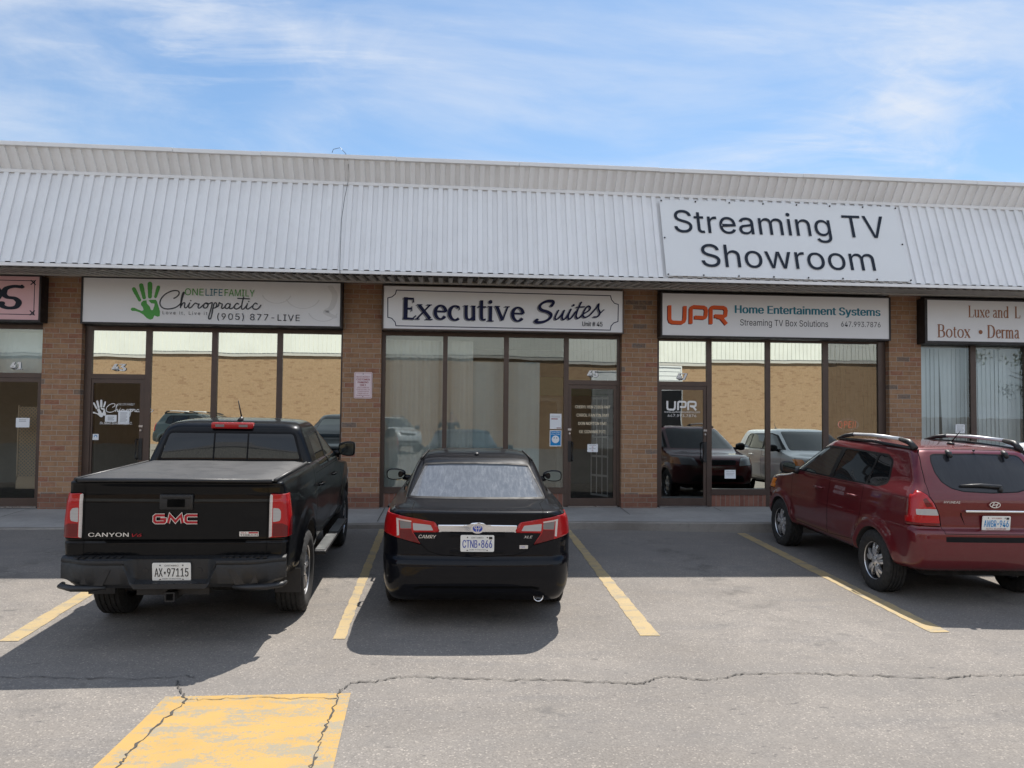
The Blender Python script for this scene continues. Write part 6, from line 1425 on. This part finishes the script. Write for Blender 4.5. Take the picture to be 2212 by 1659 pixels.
for sg in (1, -1):
    mirror(su, (sg*1.015, 2.93, 1.205), sg, .105, .10, .088, MT['black'])
    pts = [(sg*.600,.52,1.640),(sg*.610,.62,1.705),(sg*.612,.80,1.728),(sg*.612,1.4,1.738),(sg*.61,1.85,1.728),(sg*.605,2.1,1.700),(sg*.60,2.32,1.655)]
    bm = bmesh.new(); tube(bm, pts[:3], [.034,.034,.024], 10); tube(bm, pts[4:], [.024,.025,.014], 10); tube(bm, [(sg*.612,.58,1.642),(sg*.622,1.4,1.668),(sg*.60,2.28,1.652)], .018, 8)
    rr_ = link('roof_rail', bm, MT['black'], smooth=True); rr_.parent = su
    bm = bmesh.new(); tube(bm, [(sg*.612,.79,1.731),(sg*.612,1.4,1.742),(sg*.61,1.86,1.730)], .021, 10); o = link('rail_bar', bm, MT['satin'], smooth=True); o.parent = rr_
    for cy in (.83, 3.46): wheel(su, 'wheel', (sg*.80, cy, .344), .346, .235, .215, 'suv', sg)
# ---------------------------------------------------------------- copies of the crossover in other colours
def copy_tree(o, parent=None, swap=None):
    c = o.copy(); COL.objects.link(c); c.parent = parent
    if parent is not None: c.matrix_parent_inverse = o.matrix_parent_inverse.copy(); c.matrix_basis = o.matrix_basis.copy()
    if swap and c.type == 'MESH':
        for s in c.material_slots:
            if s.material in swap:
                mm = s.material; s.link = 'OBJECT'; s.material = swap[mm]
    for ch in list(o.children):
        if swap and (ch.name.split('.')[0] in ('badge', 'number_plate') or (ch.name.startswith('roof_rail') and MT['white_paint'] in swap.values())): continue
        copy_tree(ch, c, swap)
    return c
def variant(paint_key, label, x, y, yaw, sc=(1, 1, 1), flip=False):
    c = copy_tree(su, None, {MT['red_paint']: MT[paint_key]}); c['label'] = label; c['category'] = 'car'
    place_car(c, x, y, yaw); c.scale = sc
    return c
variant('white_paint', 'white crossover mostly hidden on the far side of the dark red one', 8.42, 7.95, .02, (1, 1, .97))
variant('silver_paint', 'silver crossover across the lot, its tail reflected in the beige curtained window', -3.6, -11.5, R(25))
variant('grey_paint', 'dark green crossover across the lot, reflected beside the handprint door', -13.2, -9.5, R(70), (1, 1, 1.05))
place_car(su, 5.7204, 7.6002, .0301, -.012)
# ---------------------------------------------------------------- opposite building (fills the window reflections)
ob = tag(empty('warehouse', (0, -16, 0)), 'tan brick building with cream ribbed steel top across the lot, seen in reflections', 'building'); inv = Matrix.Translation((0, 16, 0))
def opart(name, bm, m):
    o = link(name, bm, m); o.parent = ob; o.matrix_parent_inverse = inv; return o
OX0, OX1, OY = -45, 27.2, -16.0
bm = bmesh.new(); box(bm, OX0, OX1, OY-.3, OY, -.3, 5.02); opart('brick_wall', bm, MT['tan'])
bm = bmesh.new(); box(bm, OX0-.1, OX1+.1, OY-.2, OY+.10, 5.02, 5.20); opart('wall_flashing', bm, MT['soffit'])
bm = bmesh.new(); pr = []; x = OX0
while x < OX1:
    pr += [(x, 0), (x+.012, .03), (x+.215, .03), (x+.225, 0)]; x += .245
prev = None
for px, ph in pr:
    cur = (bm.verts.new((px, OY+.10+ph, 5.20)), bm.verts.new((px, OY+.10+ph, 8.0)))
    if prev: bm.faces.new((cur[0], prev[0], prev[1], cur[1]))
    prev = cur
opart('ribbed_panel', bm, MT['opp_panel'])
bm = bmesh.new(); box(bm, OX0-.1, OX1+.1, OY-12, OY+.16, 8.0, 8.15); box(bm, OX1-.3, OX1, OY-12, OY-.31, -.3, 7.99); opart('roof', bm, MT['trim'])
for x0, x1, zt, zb in ((8.35, 9.8, 4.62, -.1), (11.9, 13.6, 4.92, 3.35), (-30, -27, 4.3, -.1)):
    bm = bmesh.new(); box(bm, x0, x1, OY+.0, OY+.05, zb, zt)
    for k in range(1, 6): box(bm, x0+.05, x1-.05, OY+.051, OY+.056, zb+(zt-zb)*k/6-.015, zb+(zt-zb)*k/6+.015, 1)
    box(bm, x0-.06, x0-.002, OY+.001, OY+.09, -.1, zt+.08); box(bm, x1+.002, x1+.06, OY+.001, OY+.09, -.1, zt+.08); box(bm, x0, x1, OY+.06, OY+.10, zt, zt+.08)
    if zb > 0: box(bm, x0, x1, OY+.0, OY+.03, -.1, zb-.002, 2)
    opart('loading_door', bm, [MT['white'], MT['shadowgrey'], MT['black']])
# ---------------------------------------------------------------- trees beyond the end of that building
def leaf_tree(x, y, h, rad, seed):
    rnd = random.Random(seed); t = tag(empty('maple_tree', (x, y, zg(x, y))), 'leafy green tree beyond the warehouse, reflected in the pale vertical blinds', 'tree', 'trees beyond the warehouse')
    bm = bmesh.new(); tube(bm, [(0,0,-.2),(.1,.05,h*.25),(.0,.1,h*.5),(.15,0,h*.8)], [.28,.22,.15,.05], 10)
    for k in range(9):
        a = rnd.uniform(0, 6.28); z = h*rnd.uniform(.3, .65); tube(bm, [(.05,.05,z),(math.cos(a)*rad*.4,math.sin(a)*rad*.4,z+h*.13),(math.cos(a)*rad*.75,math.sin(a)*rad*.75,z+h*.2)], [.09,.06,.02], 6)
    o = link('trunk', bm, simple('bark', (.09,.065,.045), .9, var=.3) if 'bark' not in bpy.data.materials else bpy.data.materials['bark'], smooth=True); o.parent = t
    bm = bmesh.new()
    cl = [(Vector((rnd.gauss(0, .42)*rad, rnd.gauss(0, .42)*rad, h*.66+rnd.gauss(0, .15)*h)), rnd.uniform(.35, .8)) for _ in range(60)]
    for c, r in cl:
        for _ in range(55):
            p = c + Vector((rnd.gauss(0, .5), rnd.gauss(0, .5), rnd.gauss(0, .4)))*r*1.3; n = Vector((rnd.gauss(0,1), rnd.gauss(0,1), rnd.gauss(0,1))).normalized(); a = n.orthogonal().normalized()*.13; b = n.cross(a).normalized()*.09
            f = bm.faces.new([bm.verts.new(p+q) for q in (a, b, -a, -b)]); f.material_index = rnd.randrange(2)
    for i, c in enumerate(((.055,.095,.025), (.085,.125,.035))):
        if 'leaf_%d' % i not in bpy.data.materials: simple('leaf_%d' % i, c, .6, var=.3)
    o = link('crown', bm, [bpy.data.materials['leaf_0'], bpy.data.materials['leaf_1']]); o.parent = t
for i, (x, y, h, r) in enumerate(((47, -27, 10.5, 4.2), (54, -23, 9, 3.6), (62, -30, 11, 4.5))): leaf_tree(x, y, h, r, i+3)
# ---------------------------------------------------------------- the photographer, faint in the middle window
def clothed():
    m, nt, out = nodes_of('clothed_person'); v = ocoord(nt); sp_ = N(nt, 'ShaderNodeSeparateXYZ'); nt.links.new(v, sp_.inputs[0]); z = sp_.outputs[2]
    c = mixc(nt, math_n(nt, 'GREATER_THAN', z, .94), (.05, .065, .11), (.03, .036, .05))
    c = mixc(nt, math_n(nt, 'GREATER_THAN', z, 1.60), c, (.48, .29, .21)); c = mixc(nt, math_n(nt, 'GREATER_THAN', z, 1.885), c, (.02, .015, .012))
    c = mixc(nt, math_n(nt, 'LESS_THAN', z, .09), c, (.02, .02, .02))
    pbsdf(nt, out, mixc(nt, math_n(nt, 'MULTIPLY', noise(nt, v, 12, 4), .3), c, (.02, .02, .02)), .8); return m
skin = clothed()
def skin_body(name, verts, edges, m, parent=None, sub_=2):
    me = bpy.data.meshes.new(name); me.from_pydata([v[0] for v in verts], edges, []); o = bpy.data.objects.new(name, me); COL.objects.link(o)
    md = o.modifiers.new('s', 'SKIN'); md.use_smooth_shade = True
    for i, v in enumerate(verts): me.skin_vertices[0].data[i].radius = (v[1], v[2] if len(v) > 2 else v[1])
    me.skin_vertices[0].data[0].use_root = True
    o.modifiers.new('u', 'SUBSURF').levels = sub_; o.modifiers[-1].render_levels = sub_
    me.materials.append(m); o.parent = parent; return o
px, py = .0, -.34; g = zg(px, py)
V_ = [((0,0,.98),.15,.11),((0,.0,1.18),.14,.10),((0,.0,1.40),.16,.10),((0,.0,1.55),.12,.08),((0,.02,1.66),.055),((0,.03,1.76),.075,.085),((0,.03,1.88),.075,.09),((0,.03,1.95),.045,.05),
      ((.19,.0,1.53),.065),((.31,.06,1.40),.05),((.20,.20,1.66),.04),((.13,.26,1.84),.030),
      ((-.19,.0,1.53),.065),((-.31,.06,1.40),.05),((-.20,.20,1.66),.04),((-.13,.26,1.84),.030),
      ((.10,0,.90),.10),((.12,.02,.52),.065),((.13,-.02,.10),.045),((.14,.12,.04),.04,.03),
      ((-.10,0,.90),.10),((-.12,.02,.52),.065),((-.13,-.02,.10),.045),((-.14,.12,.04),.04,.03)]
E_ = [(0,1),(1,2),(2,3),(3,4),(4,5),(5,6),(6,7),(3,8),(8,9),(9,10),(10,11),(3,12),(12,13),(13,14),(14,15),(0,16),(16,17),(17,18),(18,19),(0,20),(20,21),(21,22),(22,23)]
pe = skin_body('person', V_, E_, skin); pe.location = (px, py, g+.03)
tag(pe, 'person in dark shirt and jeans, hands raised to face, reflected in the curtained window', 'person')
# ---------------------------------------------------------------- far-apart pieces of one mesh become parts of their own
def split_pieces(o):
    me = o.data; n = len(me.vertices)
    if n == 0 or n > 30000: return
    par = list(range(n))
    def find(a):
        while par[a] != a: par[a] = par[par[a]]; a = par[a]
        return a
    for e in me.edges:
        a, b = find(e.vertices[0]), find(e.vertices[1])
        if a != b: par[a] = b
    isl = {}
    for i in range(n): isl.setdefault(find(i), []).append(i)
    if len(isl) < 2 or len(isl) > 700: return
    mw = o.matrix_world; ks = list(isl); bb = []
    for k in ks:
        ps = [mw @ me.vertices[i].co for i in isl[k]]
        bb.append([min(p[j] for p in ps) for j in range(3)] + [max(p[j] for p in ps) for j in range(3)])
    m = len(ks); up_ = list(range(m))
    def f2(a):
        while up_[a] != a: up_[a] = up_[up_[a]]; a = up_[a]
        return a
    sz = [max(b[3+j]-b[j] for j in range(3)) for b in bb]
    for i in range(m):
        A = bb[i]
        for j in range(i+1, m):
            B = bb[j]; g = 0.0
            for q in range(3): g += max(0.0, A[q]-B[q+3], B[q]-A[q+3])**2
            if g**.5 <= max(.02, .5*max(sz[i], sz[j])):
                a, b = f2(i), f2(j)
                if a != b: up_[a] = b
    groups = {}
    for i in range(m): groups.setdefault(f2(i), []).append(i)
    if len(groups) < 2: return
    own = {}
    for gi, lst in enumerate(groups.values()):
        for i in lst:
            for v in isl[ks[i]]: own[v] = gi
    base = o.name.split('.')[0]
    for gi in range(1, len(groups)):
        c = o.copy(); c.data = me.copy(); COL.objects.link(c); c.name = base
        b = bmesh.new(); b.from_mesh(c.data); b.verts.ensure_lookup_table()
        bmesh.ops.delete(b, geom=[v for v in b.verts if own[v.index] != gi], context='VERTS'); b.to_mesh(c.data); b.free()
    b = bmesh.new(); b.from_mesh(me); b.verts.ensure_lookup_table()
    bmesh.ops.delete(b, geom=[v for v in b.verts if own[v.index] != 0], context='VERTS'); b.to_mesh(me); b.free()
bpy.context.view_layer.update()
for o in [o for o in list(scene.objects) if o.type == 'MESH' and o.parent is not None and o.data.users == 1 and not o.children and not o.modifiers]:
    if o.name.split('.')[0] in ('lettering', 'badge', 'door_lettering', 'print', 'screw', 'plate_print', 'sill_wall', 'sign_band', 'roof_rail', 'rear_bumper', 'neon_tube', 'sign_frame', 'tow_hitch', 'soffit_trim', 'high_stop_lamp', 'tailgate_handle', 'brick_wall', 'side_step', 'unit_number', 'roof', 'loading_door', 'door_lock'): split_pieces(o)
